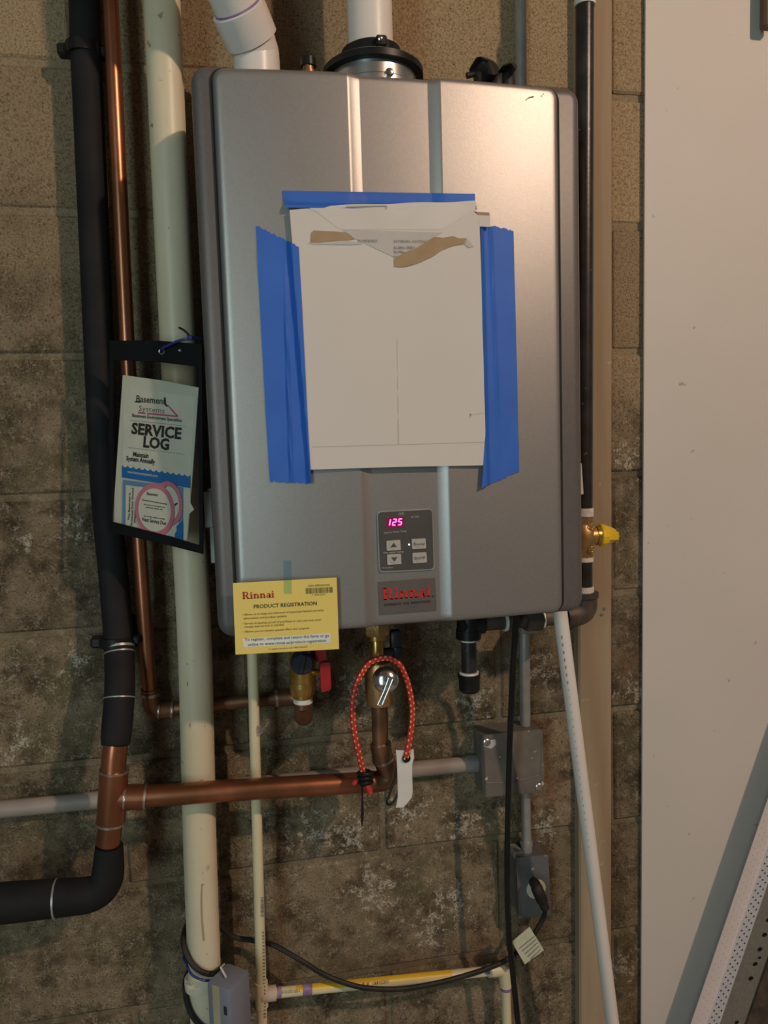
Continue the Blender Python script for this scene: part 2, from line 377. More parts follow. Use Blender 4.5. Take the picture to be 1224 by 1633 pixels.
# ------------------------------------------------------------------ water heater
HX0, HX1, HZ0, HZ1 = -.0375, .4480, 1.2495, 1.9310
heater = thing('water_heater', 'silver grey wall hung tankless water heater with digital display', 'water heater', ((HX0+HX1)/2, -.12, HZ0))
def rrect(x0, x1, z0, z1, r, n=6):
    out = []
    for cx, cz, a0 in ((x1-r, z1-r, 0), (x0+r, z1-r, 90), (x0+r, z0+r, 180), (x1-r, z0+r, 270)):
        for k in range(n+1):
            a = math.radians(a0+90*k/n); out.append((cx+r*math.cos(a), cz+r*math.sin(a)))
    return out
def rr_prism(mb, x0, x1, z0, z1, r, stations, n=6):   # stations: (depth, inset)
    rows = []
    for d, ins in stations:
        rows.append([Vector((x, -d, z)) for x, z in rrect(x0+ins, x1-ins, z0+ins, z1-ins, max(r-ins, .001), n)])
    k = len(rows[0]); vs = [p for r_ in rows for p in r_]; fs = []
    for i in range(len(rows)-1):
        for j in range(k): fs.append((i*k+j, i*k+(j+1) % k, (i+1)*k+(j+1) % k, (i+1)*k+j))
    fs.append(tuple(range(k))); fs.append(tuple((len(rows)-1)*k+j for j in range(k)))
    return mb.add(vs, fs)
rr_prism(MB(), HX0, HX1, HZ0, HZ1, .020, [(.034, .004), (.042, .0), (.216, 0), (.224, .0006), (.2300, .002), (.2335, .0045), (.2355, .008), (.2365, .013)]).build('case', M_TRIM, heater, 40)
PX0, PX1 = -.0122, .4135
PZ1, PZ0 = at(600, 117, .250).z, at(620, 999, .250).z
S0, S1, S2, S3 = at(556, 220, .25).x, at(575, 220, .25).x, at(685, 220, .25).x, at(702, 220, .25).x
PCX, PHW = (PX0+PX1)/2, (PX1-PX0)/2
def panel_d(x):
    u = (x-PCX)/PHW; d = .2445+.010*(1-u*u)
    def ss(a, b):
        t = max(0, min(1, (x-a)/(b-a))); return t
    d -= .0065*(ss(S0, S1)-ss(S2, S3))
    return d
gap = MB(); rr_prism(gap, PX0-.0035, PX1+.0035, PZ0-.001, PZ1+.0015, .016, [(.230, 0), (.2373, 0)]); gap.build('gap_shade', M_BLACKGAP, heater)  # black plate painting the shade in the gap round the front panel
RE, RCN = .0078, .014
edge = [0, .0006, .0016, .003, .005, .0075, .011, .016]
xs = sorted(set([PX0+e for e in edge]+[PX1-e for e in edge]+[S0-.0012, S0, S1, S1+.0012, S2-.0012, S2, S3, S3+.0012]+[PX0+.016+(PX1-PX0-.032)*k/22 for k in range(23)]))
zs = sorted(set([PZ0+e for e in edge]+[PZ1-e for e in edge]+[PZ0+.016+(PZ1-PZ0-.032)*k/14 for k in range(15)]))
rows = []
for z in zs:
    row = []
    for x in xs:
        cx = min(max(x, PX0+RCN), PX1-RCN); cz = min(max(z, PZ0+RCN), PZ1-RCN); dx, dz = x-cx, z-cz; l = math.hypot(dx, dz)
        xx, zz2 = x, z
        if dx and dz:
            m_ = max(abs(dx), abs(dz)); sc = m_/l; xx, zz2 = cx+dx*sc, cz+dz*sc; t_ = RCN-m_
        else: t_ = RCN-l if l > 0 else RCN
        tt = min(t_, RE); drop = RE-math.sqrt(max(0, RE*RE-(RE-tt)**2))
        row.append(Vector((xx, -(panel_d(x)-drop), zz2)))
    rows.append(row)
pan = MB(); pan.grid(rows)
w_, h_ = len(xs), len(zs)
loop = [j for j in range(w_)]+[i*w_+w_-1 for i in range(1, h_)]+[(h_-1)*w_+j for j in range(w_-2, -1, -1)]+[i*w_ for i in range(h_-2, 0, -1)]
bs = len(pan.v); pan.v += [Vector((pan.v[i].x, -.237, pan.v[i].z)) for i in loop]
pan.f += [(loop[k], loop[(k+1) % len(loop)], bs+(k+1) % len(loop), bs+k) for k in range(len(loop))]
front = pan.build('front_panel', M_SILVER, heater, 30)
for z in (HZ1-.03, HZ0+.05): MB().box(((HX0+HX1)/2, -.018, z), (.16, .034, .036), bev=.002).build('mounting_bracket', M_GALV, heater)
# scuffs on the panel
sc_ = MB()
PLF = fplane(panel_d(at(840, 150, .25).x)+.0004)
for x, y, rx, ry in ((805, 145, 1.6, 1), (800, 149, 2.2, .8), (866, 150, 1.2, .8), (812, 297, .8, 3.2), (818, 150, 2.4, .6)): sc_.sheet(disc(PLF, x, y, rx, ry, 10), (0, .0003, 0))
sc_.tube([PLF(x, y) for x, y in ((838, 160), (842, 156), (848, 154), (851, 154))], .0005, 6); each(sc_, 'scuff_mark', M_GREYINK, heater)
# keypad
KD = panel_d(PCX)+.0
PK = fplane(KD+.0022)
def rquad(plane, pts, r=.12, off=0, n=4):     # rounded quad from four pixels
    c = [Vector(p) for p in pts]; out = []
    for i in range(4):
        a, b_, d_ = c[i-1], c[i], c[(i+1) % 4]; rr = r*min((a-b_).length, (d_-b_).length)
        p, q = b_+(a-b_).normalized()*rr, b_+(d_-b_).normalized()*rr
        for k in range(n+1):
            t = k/n; v = p*(1-t)**2+b_*2*t*(1-t)+q*t*t; out.append(plane(v.x, v.y, off))
    return out
key = MB(); key.sheet(rquad(PK, [(602.5, 817), (688.5, 812.5), (691.5, 907), (606, 911)], .07, .0008), (0, .004, 0))
keypad = key.build('control_panel', M_KEYPAD, heater)
kb = MB(); kb.sheet(rquad(PK, [(601.2, 815.6), (689.6, 811), (693, 908.6), (604.6, 913)], .08, 0), (0, .003, 0)); kb.build('panel_border', M_KEYBORDER, keypad)
kw = MB(); quad(kw, PK, [(616, 826), (643.5, 823.5), (644.5, 841), (616.5, 843)], .0012); kw.build('display_window', M_LEDBG, keypad)
dg = MB()
def seg7(mb, plane, x, y, w, h, ch, slant=1.6, th=2.0, off=.0018):
    S = {'1': 'bc', '2': 'abged', '5': 'afgcd'}[ch]
    P = {'a': ((0, 0), (w, 0)), 'b': ((w, 0), (w, h/2)), 'c': ((w, h/2), (w, h)), 'd': ((0, h), (w, h)), 'e': ((0, h/2), (0, h)), 'f': ((0, 0), (0, h/2)), 'g': ((0, h/2), (w, h/2))}
    for s in S:
        (x0, y0), (x1, y1) = P[s]; t = th/2
        if y0 == y1: q = [(x0, y0-t), (x1, y0-t), (x1, y0+t), (x0, y0+t)]
        else: q = [(x0-t, y0), (x0+t, y0), (x0+t, y1), (x0-t, y1)]
        quad(mb, plane, [(x+a+slant*(1-b_/h), y+b_) for a, b_ in q], off)
seg7(dg, PK, 616.6, 828.5, 4.2, 9.5, '1'); seg7(dg, PK, 625.6, 828, 4.6, 9.5, '2'); seg7(dg, PK, 634.6, 827.4, 4.6, 9.5, '5')
dg.build('display_digits', M_LED, keypad)['kind'] = 'stuff'
for i, q in enumerate(([(616, 862.5), (638, 861), (639, 877), (616.5, 878.5)], [(617, 884.5), (639, 883), (640, 899.5), (617.5, 901)], [(656, 859.5), (678.5, 858.5), (679.5, 874.5), (657, 876)], [(657.5, 882), (679.5, 880.5), (680.5, 897), (658, 898.5)])):
    kk = MB(); kk.sheet(rquad(PK, q, .1, .0022), (0, .0016, 0)); cx = sum(p[0] for p in q)/4; cy = sum(p[1] for p in q)/4-.6
    kk.sheet(disc(PK, cx, cy, 6.6, 6.6, 20, .0029), (0, .001, 0)); kk.build('button', M_KEY, keypad)
ki = MB()
quad(ki, PK, [(622.3, 873), (632.6, 872.2), (627.4, 865.6)], .0034); quad(ki, PK, [(623.4, 889), (633.6, 888.2), (628.7, 895.6)], .0034)
text_into(ki, 'Priority', (659.5, 870), (677, 869), PK, .0034); text_into(ki, 'On/Off', (660, 892.3), (677.5, 891.2), PK, .0034)
ki.build('button_symbols', M_KEYPAD, keypad)['kind'] = 'stuff'
kl = MB()
text_into(kl, 'H/E', (635.5, 821.6), (644, 821), PK, .0013); text_into(kl, 'In Use', (655.8, 826), (668, 825), PK, .0013)
text_into(kl, 'Approx Water Temp', (611.5, 851), (648, 848), PK, .0013); text_into(kl, 'Hot water temp', (611.5, 883), (643, 881.2), PK, .0013)
text_into(kl, 'MC-91-000US', (609, 907), (626, 906), PK, .0013); kl.build('panel_lettering', M_PALEINK, keypad)['kind'] = 'stuff'
kd = MB(); kd.sheet(disc(PK, 652, 868.5, 1.4, 1.4, 12, .0016), (0, .001, 0)); kd.build('indicator_light', M_LEDW, keypad)
# badge
PB = fplane(KD+.0006)
bd = MB(); quad(bd, PB, [(603, 928.5), (693, 921.5), (695.5, 973.5), (605.5, 980.5)], .0008, .0012); badge = bd.build('badge', M_BADGE, heater)
def slab_word(mb, plane, pl, pr, hpx, off=.0012, word='Rinnai', fat=1.0):
    """heavy slab-serif lettering put together from stems, bowls and serifs"""
    A = plane(*pl, off); B = plane(*pr, off); X = (B-A); Wd = X.length; X.normalize(); Y = plane.n.cross(X)
    sc = hpx*Wd/math.hypot(pr[0]-pl[0], pr[1]-pl[1])
    polys = []
    def R(x, y, w, h): polys.append([(x, y), (x+w, y), (x+w, y+h), (x, y+h)])
    def arc(cx, cy, ro_x, ro_y, th, a0, a1, n=7):
        for k in range(n):
            u, v = math.radians(a0+(a1-a0)*k/n), math.radians(a0+(a1-a0)*(k+1)/n)
            polys.append([(cx+ro_x*math.cos(u), cy+ro_y*math.sin(u)), (cx+ro_x*math.cos(v), cy+ro_y*math.sin(v)), (cx+(ro_x-th)*math.cos(v), cy+(ro_y-th*.7)*math.sin(v)), (cx+(ro_x-th)*math.cos(u), cy+(ro_y-th*.7)*math.sin(u))])
    st = .17*fat; x = 0
    for ch in word:
        if ch == 'R':
            R(x+.06, 0, st+.02, 1); R(x, 0, st+.14, .09); R(x, .91, .45, .09); R(x+.2, .44, .25, .1)
            arc(x+.42, .72, .30, .28, .17, -90, 90)
            polys.append([(x+.36, .48), (x+.56, .48), (x+.82, .0), (x+.60, .0)]); R(x+.56, 0, .30, .09); x += .92
        elif ch == 'i':
            R(x+.05, 0, st, .66); R(x, 0, st+.1, .08); R(x-.01, .58, .1, .08); arc(x+.05+st/2, .86, .105, .105, .104, 0, 360, 10); x += st+.19
        elif ch == 'n':
            R(x+.05, 0, st, .66); R(x, 0, st+.1, .08); R(x-.01, .58, .1, .08); arc(x+.05+st+.10, .40, .25, .27, .165, 0, 160)
            R(x+.05+st+.185, 0, st, .42); R(x+st+.2, 0, st+.08, .08); x += 2*st+.37
        elif ch == 'a':
            arc(x+.22, .20, .22, .21, .14, 0, 360, 12); R(x+.32, 0, st, .48); arc(x+.25, .44, .24, .23, .14, 0, 150); R(x+.42, 0, .14, .09); x += .62
        elif ch == '.': arc(x+.03, .07, .07, .07, .069, 0, 360, 8); x += .12
    k = Wd/x
    for p in polys: mb.add([A+X*(a*k)+Y*(b_*sc) for a, b_ in p], [tuple(range(len(p)))])
bl = MB(); slab_word(bl, PB, (610.5, 957), (688, 951), 19, .0014, fat=1.25); bl.build('badge_logo', M_REDINK, badge)['kind'] = 'stuff'
bt = MB(); text_into(bt, 'EXPERIENCE  OUR  INNOVATION', (612.3, 966.5), (685.5, 960.5), PB, .0014, bold=.012); bt.sheet(disc(PB, 690.3, 951, 1.3, 1.3, 10, .0014), (0, .0003, 0)); bt.build('badge_lettering', M_INK, badge)['kind'] = 'stuff'
# bracket clips seen on the left flank
cl = MB(); cl.box((HX0-.006, -.10, at(336, 838, .1).z), (.007, .010, .105), bev=.001); cl.box((HX0-.0095, -.10, at(333, 812, .1).z), (.011, .016, .050), bev=.001); cl.build('side_bracket', M_GALV, heater)
# flue collar of the unit, on its top
FD = .125
fz = HZ1
fc = at(594, 104, FD); rC = 71*mpp(594, 104, FD)
col_ = MB(); col_.lathe((fc.x, -FD, fz-.002), (0, 0, 1), [(0, rC), (.028, rC), (.030, rC-.002), (.046, rC-.002)], 48); fcol = col_.build('flue_collar', M_STEEL, heater)
sw = MB(); sw.lathe((fc.x+.010, -FD-rC+.001, fz+.026), (0, -1, 0), [(0, .0055), (.003, .0055), (.0045, .004), (.005, .001)], 16); sw.build('screw', M_CHROME, fcol)

# ------------------------------------------------------------------ vent and intake above the heater
vent = thing('vent_pipe', 'cream white upright vent pipe in a black collar on top of the heater', 'pipe', (fc.x, -FD, fz+.044))
zt = at(594, 96, FD).z; vx = at(589, 20, FD).x; rp_ = 36*mpp(589, 20, FD)
fl = MB(); rF = 80*mpp(594, 100, FD)
fl.lathe((fc.x, -FD, fz+.044), (0, 0, 1), [(0, rF-.004), (.001, rF), (.009, rF), (.012, rF-.004), (.015, rF-.022), (.019, rp_+.012), (.021, rp_+.008), (.036, rp_+.008), (.0365, rp_+.001)], 48); fl.build('collar', M_BLACK, vent)
rb = MB(); rb.lathe((vx, -FD, fz+.066), (0, 0, 1), [(0, rp_+.0095), (.012, rp_+.0095)], 40); rb.box((vx+.006, -FD-rp_-.012, fz+.072), (.014, .012, .014), bev=.002); cb = rb.build('clamp_band', M_BLACK, vent)
MB().lathe((vx+.004, -FD-rp_-.017, fz+.073), (0, -1, 0), [(0, .0035), (.003, .0035), (.004, .002)], 14).build('screw', M_CHROME, cb)
MB().lathe((vx, -FD, fz+.06), (0, 0, 1), [(0, rp_), (3.248-fz-.062, rp_)], 40).build('pipe', M_WHITEPVC, vent)

intake = thing('intake_pipe', 'bright white plastic air pipe with a bent elbow at the top left of heater', 'pipe', (at(408, 110, .12).x, -.12, HZ1))
rI = 36.5*mpp(408, 100, .12)
ps = [Vector((at(409, 112, .12).x, -.12, HZ1-.002)), at(407, 84, .12), at(400, 62, .12)]
el = spline([ps[0]]+[at(x, y, d) for x, y, d in ((409, 96, .12), (405, 76, .125), (398, 55, .132), (388, 33, .142), (378, 8, .155))], 5)
MB().tube(el, rI, 32).build('elbow', M_WHITEPVC, intake)
h0, h1 = at(401, 64, .128), at(379, 12, .153); MB().tube([h0, h0+(h1-h0)*.02, h1-(h1-h0)*.02, h1], [rI+.002, rI+.005, rI+.005, rI+.003], 32).build('hub', M_WHITEPVC, intake)
h2 = h1+(h1-h0).normalized()*.0025; MB().tube([h1, h2], rI+.0008, 32).build('primer_line', M_PURPLE, intake)
vtop = h1+(h1-h0).normalized()*.11; up_ = h1+(h1-h0).normalized()*.40; up_ = Vector((up_.x, up_.y, 3.248)) if up_.z > 3.248 else up_
tpt = h1+(h1-h0)*((3.248-h1.z)/(h1-h0).z); MB().tube(fillet([h1, vtop, Vector((vtop.x, vtop.y, 3.248))], .08, 8), rI, 32).build('pipe', M_WHITEPVC, intake)
tp = at(491, 93, .165); kf = (tp.z-HZ1)/.0245
plug = thing('test_port', 'small brown threaded fitting on heater top beside the vent collar', 'fitting', (tp.x, -.165, HZ1))
MB().lathe((tp.x, -.165, HZ1-.001), (0, 0, 1), [(a*kf, r*.95) for a, r in ((0, .008), (.006, .008), (.006, .0098), (.010, .0098), (.010, .0085), (.013, .0085), (.013, .0098), (.0165, .0098), (.0165, .008), (.020, .008))], 20).build('threaded_body', M_OLDCOPPER, plug)
MB().lathe((tp.x, -.165, HZ1+.019*kf), (0, 0, 1), [(0, .0100), (.005*kf, .0100), (.006*kf, .008)], 20).build('cap', M_BLACK, plug)
bs_ = MB()
for (cx, cy, ax, ay, tilt) in ((772, 112, 22, 11, .5), (806, 116, 13, 9, -.3)):
    ring = []
    for k in range(18):
        a = 2*math.pi*k/18; x, y = ax*math.cos(a), ay*math.sin(a); ring.append(at(cx+x*math.cos(tilt)-y*math.sin(tilt), cy+x*math.sin(tilt)+y*math.cos(tilt), .19+.012*math.sin(a*2)))
    c0 = sum(ring, Vector())/18
    fr = [p+Vector((0, -.012, 0)) for p in ring]; c1 = c0+Vector((0, -.02, .002)); cb_ = c0+Vector((0, .012, 0))
    bs_.add(fr+[p+Vector((0, .012, 0)) for p in ring]+[c1, cb_], [(k, (k+1) % 18, 18+(k+1) % 18, 18+k) for k in range(18)]+[(36, k, (k+1) % 18) for k in range(18)]+[(37, 18+(k+1) % 18, 18+k) for k in range(18)])
bs_.tube(spline([at(744, 121, .19), at(760, 117, .19), at(785, 119, .19), at(815, 122, .19)], 5), .004, 8)
for x in (766, 790, 808):
    q = at(x, 118, .19); bs_.box((q.x, q.y, (q.z+HZ1)/2), (.016, .018, max(.004, q.z-HZ1+.002)), bev=.003)
tag(bs_.build('rubber_strap', M_BLACKRUB, None, 50), 'crumpled black rubber strap poking up behind the heater top edge', 'strap')

# ------------------------------------------------------------------ card and tape on the heater
CDF = .2585
PC = fplane(CDF)
cardQ = [(461.5, 335), (480, 333), (525, 331), (756, 333), (764, 347), (766, 400), (775, 742), (640, 744.5), (495, 749), (480, 560)]
cpan = thing('cardboard_sheet', 'white cardboard sheet with torn brown patches taped on heater front', 'cardboard', (PC(620, 745).x, -CDF, PC(620, 745).z))
cb1 = MB(); cb1.sheet([PC(*p) for p in cardQ], (0, .003, 0)); cb1.build('board', M_CARD, cpan)
tw = MB(); tw.sheet([PC(*p) for p in ((755, 337.5), (780, 339), (780, 343.5), (764, 344))], (0, .0025, 0)); tw.build('torn_edge', M_CARDEDGE, cpan)
tw = MB(); tw.sheet([PC(*p, .0002) for p in ((762, 343), (781, 344), (781, 362), (764, 361))], (0, .002, 0)); tw.build('paper_tab', M_CARD, cpan)
gp = MB(); quad(gp, PC, [(545, 366), (705, 371), (628, 412), (626, 409), (600, 397), (582, 388), (560, 378)], .0006); gp.build('printed_area', M_CARDGREY, cpan)
pt = MB(); quad(pt, PC, [(496, 371), (500, 367.5), (520, 368.5), (540, 369.5), (552, 370.5), (559, 375), (565, 381), (549, 384), (528, 384), (509, 387), (495, 386)], .0010); 
quad(pt, PC, [(628.5, 425), (628, 413), (646, 402), (662, 396), (692, 377.5), (706, 379), (722, 376.5), (732, 380), (744, 380), (740, 389), (722, 392), (704, 399), (690, 409), (668, 419), (650, 425), (640, 426)], .0010)
each(pt, 'torn_patch', M_CARDEDGE, cpan)
pg_ = MB(); quad(pg_, PC, [(491, 387), (509, 387), (552, 383), (578, 389), (560, 390.5), (498, 389.5)], .0008); quad(pg_, PC, [(741, 390), (745, 381), (755, 393), (747, 395)], .0009); each(pg_, 'torn_fringe', M_CARDGREY, cpan)
tx = MB(); text_into(tx, 'R) MODELS:', (571, 386.3), (602, 386), PC, .0013); text_into(tx, 'EXTERNAL (OUTDO', (627.8, 387), (679, 387), PC, .0013)
text_into(tx, 'RU80e (REU', (628, 397.5), (661, 396.8), PC, .0013); text_into(tx, 'RU98e', (628, 404.2), (645, 404), PC, .0013); text_into(tx, 'RU', (628, 411), (634, 411), PC, .0013); tx.build('printed_lettering', M_GREYINK, cpan)['kind'] = 'stuff'
tpaper = MB(); ro = []
for i in range(5):
    r_ = []
    for j in range(25):
        u = j/24; v = i/4; topy = 328.5-8.0*u+.8*math.sin(u*17)+(3 if u < .1 else 0)
        yb_ = 334+32*min(1, max(0, (u-.02)/.16)) if u < .5 else 334+32*min(1, max(0, (.99-u)/.19))
        x = 494+264*u; r_.append(PC(x, topy+(yb_-topy)*v, .00035+(.0004*math.sin(u*19)+.0004)*(1-v)))
    ro.append(r_)
tpaper.grid(ro, (0, .0002, 0)); tpaper.build('folded_paper_strip', M_CARDPALE, cpan, 20)
cr = MB()
for a, b_, w in (((497, 713), (773, 705), .5), ((632.8, 540), (633.5, 590), .25), ((633.6, 600), (634, 622), .4), ((634.1, 632), (634.5, 660), .5), ((634.6, 668), (635, 708), .6), ((748, 662), (772, 658.5), .5), ((552, 329), (616, 328), .8), ((616, 328), (616, 333), .8)):
    quad(cr, PC, [(a[0], a[1]-w), (b_[0], b_[1]-w), (b_[0]+.1, b_[1]+w), (a[0]+.1, a[1]+w)] if abs(a[0]-b_[0]) > abs(a[1]-b_[1]) else [(a[0]-w, a[1]), (a[0]+w, a[1]), (b_[0]+w, b_[1]), (b_[0]-w, b_[1])], .0022 if b_[1] < 340 else .0003, .0002)
quad(cr, PC, [(749, 658), (751.5, 661), (750, 667), (748.5, 664)], .0003, .0002); each(cr, 'crease_and_mark', pm('pale_crease', (.47, .44, .39), .7), cpan)  # fold shade painted as thin dark strips, beside dashes and a mark
BL_ = [PC(461, 335), PC(495.5, 749)]; BR_ = [PC(765, 350), PC(775, 743)]
def lerp_x(pr, z): t = (z-pr[0].z)/(pr[1].z-pr[0].z); return pr[0].x+(pr[1].x-pr[0].x)*t
def sstep(t): t = max(0, min(1, t)); return t*t*(3-2*t)
def tape(label, left, right, side, nu=12, nv=30, wr=.0008, sd=0):
    rnd = random.Random(sd); ph = [rnd.uniform(0, 6) for _ in range(6)]; rows = []
    for i in range(nv+1):
        v = i/nv; row = []
        def pick(pl):
            f = v*(len(pl)-1); k = min(int(f), len(pl)-2); t = f-k; return (pl[k][0]*(1-t)+pl[k+1][0]*t, pl[k][1]*(1-t)+pl[k+1][1]*t)
        a, b_ = pick(left), pick(right)
        for j in range(nu+1):
            u = j/nu; px, py = a[0]+(b_[0]-a[0])*u, a[1]+(b_[1]-a[1])*u
            if i in (0, nv) and side != 'T': py += rnd.uniform(-2, 1.2)
            p = at(px, py, .255); base = panel_d(p.x)+.0006
            if side == 'L': k = sstep((p.x-(lerp_x(BL_, p.z)-.007))/.007); lim = p.z < BL_[0].z+.002
            elif side == 'R': k = sstep(((lerp_x(BR_, p.z)+.007)-p.x)/.007)
            else: k = sstep(((PC(600, 331).z+.006)-p.z)/.006)
            d = base*(1-k)+(CDF+.0006)*k
            d += wr*(.5+.5*math.sin(u*7+v*5+ph[0])*math.sin(v*19+ph[1]+u*3))*(1-.5*k)
            if side == 'L': d += .0030*max(0, 1-abs(u-(.66-.14*v))/.07)*min(1, v*2.2)
            if side == 'R': d += .0018*max(0, 1-abs(u-(.30+.12*v))/.08)*min(1, (1-v)*2.2+.15)
            row.append(at(px, py, d))
        rows.append(row)
    return tag(MB().grid(rows, (0, .00035, 0)).build('masking_tape', M_BLUE, None, 25), label, 'tape', 'blue tape strips holding the cardboard')
tape('blue masking tape strip along the left edge of the cardboard sheet', [(408, 360), (412, 450), (418, 560), (425, 690), (430, 768)], [(476, 394), (481, 480), (486, 580), (492, 700), (496.5, 772)], 'L', 32, 34, .0012, 1)
tape('blue masking tape strip along the right edge of the cardboard sheet', [(766, 357), (767.5, 450), (770.5, 560), (774, 690), (768, 778)], [(818.5, 368), (821, 470), (823.5, 570), (826, 680), (827.5, 752)], 'R', 32, 34, .0008, 2)
tape('blue masking tape strip above the cardboard sheet, across its top edge', [(450, 304), (451, 318), (456, 331)], [(757, 309), (757.5, 322), (760, 334)], 'T', 40, 6, .0005, 3)
# registration card
YD = .2625
PY = fplane(YD)
yc = thing('registration_card', 'yellow product registration card taped on the heater bottom left', 'card', (PY(457, 1040).x, -YD, PY(457, 1040).z))
yb = MB(); yb.sheet([PY(*p) for p in ((371, 930), (536.5, 921), (540.5, 1035), (375.5, 1044))], (0, .0006, 0)); yb.build('card_sheet', M_CARDYEL, yc)
w2 = MB(); quad(w2, PY, [(387, 1019), (526.5, 1009.5), (527.5, 1025), (388, 1032)], .0003, .0002); w2.build('white_box', M_WHITEP2, yc)
l1 = MB(); slab_word(l1, PY, (386.5, 955.5), (438, 952.7), 11.5, .0005, fat=1.2); l1.build('card_logo', M_CARDRED, yc)['kind'] = 'stuff'
l2 = MB(); text_into(l2, 'PRODUCT REGISTRATION', (404.5, 970.3), (505, 964.8), PY, .0005, bold=.012)
text_into(l2, 'To register, complete and return this form or go', (390, 1022.5), (524.5, 1015.5), PY, .0005, bold=.008); text_into(l2, 'online to www.rinnai.us/product-registration', (395, 1030.3), (519.5, 1023.5), PY, .0005, bold=.008)
for k in range(26):
    x = 487.5+k*1.65; w = random.choice((.35, .5, .8)); quad(l2, PY, [(x, 938-.045*(x-487)), (x+w, 938-.045*(x-487)), (x+w+.3, 947-.045*(x-487)), (x+.3, 947-.045*(x-487))], .0005, .0002)
l2.build('card_lettering', M_INK, yc)['kind'] = 'stuff'
l3 = MB()
for s, a, b_ in (('\u2022 Allows us to keep you informed of important limited warranty', (385.5, 982), (516, 974.5)), ('information and product updates', (388.5, 988), (457, 983.8)), ('\u2022 Serves as backup proof of purchase in case you lose your', (386.3, 996.3), (512, 989.6)), ('receipt and service is needed', (389.5, 1001.5), (452, 997.6)), ('\u2022 Allows you to receive special offers and coupons', (387, 1009.3), (493, 1003)), ('To register by phone call 1-866-746-6241', (427.5, 1036.5), (490, 1032.5)), ('USM-ABB2A0-026', (491, 936), (526, 934)), ('7 13093 42377', (497, 950.3), (519, 949.2))):
    text_into(l3, s, a, b_, PY, .0005)
l3.build('fine_print', M_BROWNINK, yc)['kind'] = 'stuff'
tt_ = MB(); rws = []
for i, (y, d) in enumerate(((894, .0006), (905, .0006), (915, .0008), (920, .004), (926, None), (936, None), (947, None))):
    rw = []
    for x in (451.5, 458, 464.5):
        xx = x+(y-894)*.015; D = panel_d(at(xx, y, .25).x)+d if d is not None and d < .002 else (YD+.0008 if d is None else (YD+panel_d(at(xx, y, .25).x))/2+.003)
        rw.append(at(xx, y, D))
    rws.append(rw)
tag(tt_.grid(rws).build('clear_tape', M_TINTTAPE, None, fix=False), 'short piece of blue translucent tape holding up the yellow card', 'tape')

# ------------------------------------------------------------------ pipes on the left
def run(pts): return [at(x, y, d) for x, y, d in pts]
hot = thing('insulated_pipe', 'thick pipe in black foam with bare copper tee and branch to the heater', 'pipe', at(180, 1300, .12))
rfo = .0205
p = run([(132, -70, .034), (137, 80, .034), (152, 420, .036), (167, 760, .038), (181, 920, .045), (189, 1020, .060), (191, 1095, .090), (186, 1165, .111), (184.3, 1188, .1172)])
p[0] = p[1]+(p[0]-p[1])*((3.248-p[1].z)/(p[0]-p[1]).z)
fp = p[:1]+spline(p[1:], 6); MB().tube(fp, [rfo]*(len(fp)-7)+[rfo-.0003*k for k in range(7)], 24).build('foam_sleeve', M_FOAM, hot, 50)
p = run([(184.4, 1187, .1172), (182, 1205, .12), (176, 1315, .12), (172, 1345, .12)]); MB().tube(p, .0165, 24).build('pipe', M_COPPER, hot)
a, b_ = at(182, 1228, .12), at(176.5, 1312, .12); te = MB(); te.tube([a, b_], .0192, 28); br0 = a+(b_-a)*.52
bdir = at(232, 1271, .12); te.tube([br0, bdir], .0172, 24); te.build('tee', M_COPPER, hot)
sd_ = MB()
for q, r_, dv in ((a, .0197, b_-a), (b_, .0197, a-b_), (bdir, .0177, br0-bdir), (at(200, 1272, .12), .0177, br0-bdir)):
    n_ = dv.normalized(); sd_.tube([q-n_*.0012, q+n_*.0018], r_, 24)
each(sd_, 'solder_ring', M_SOLDER, hot)
p = run([(206, 1271.5, .12), (400, 1258.5, .12), (598, 1246.5, .12)]); MB().tube(p, .0150, 24).build('branch_pipe', M_COPPER, hot)
rowp = fillet(run([(588, 1247.5, .12), (624, 1243, .12), (609, 1205, .122), (606.5, 1185, .122)]), .028, 8); MB().tube(rowp, .0152, 24).build('elbow', M_OLDCOPPER, hot)
MB().tube(run([(607.5, 1215, .122), (606, 1185, .122)]), .0130, 24).build('coupling', M_OLDCOPPER, hot)
MB().tube(run([(606.5, 1200, .122), (604.5, 1115, .122)]), .0118, 24).build('riser', M_OLDCOPPER, hot)
so = MB()
for q0, q1, r_ in (((606.2, 1187), (606, 1184.5), .0136), ((612, 1214), (611, 1211), .0156)): so.tube(run([(*q0, .122), (*q1, .122)]), r_, 24)
each(so, 'solder_ring', M_SOLDER, hot)
p = fillet(run([(174, 1348, .12), (171, 1425, .12), (70, 1434, .12), (-60, 1446, .12)]), .075, 12); MB().tube(p, [.0185]+[.0215+.005*k/(len(p)-2) for k in range(len(p)-1)], 24).build('foam_elbow', M_FOAM, hot, 50)
ti = MB()
for q0, q1, r_ in (((189.6, 1030, .0635), (189.8, 1034, .065), rfo+.0012), ((190.6, 1040, .067), (190.7, 1042, .0678), rfo+.0008), ((190.2, 1112, .0955), (190.1, 1114, .0962), rfo+.0008), ((88, 1434, .12), (91, 1433.6, .12), .0262)): ti.tube(run([q0, q1]), r_, 24)
each(ti, 'tape_band', M_GALV, hot)
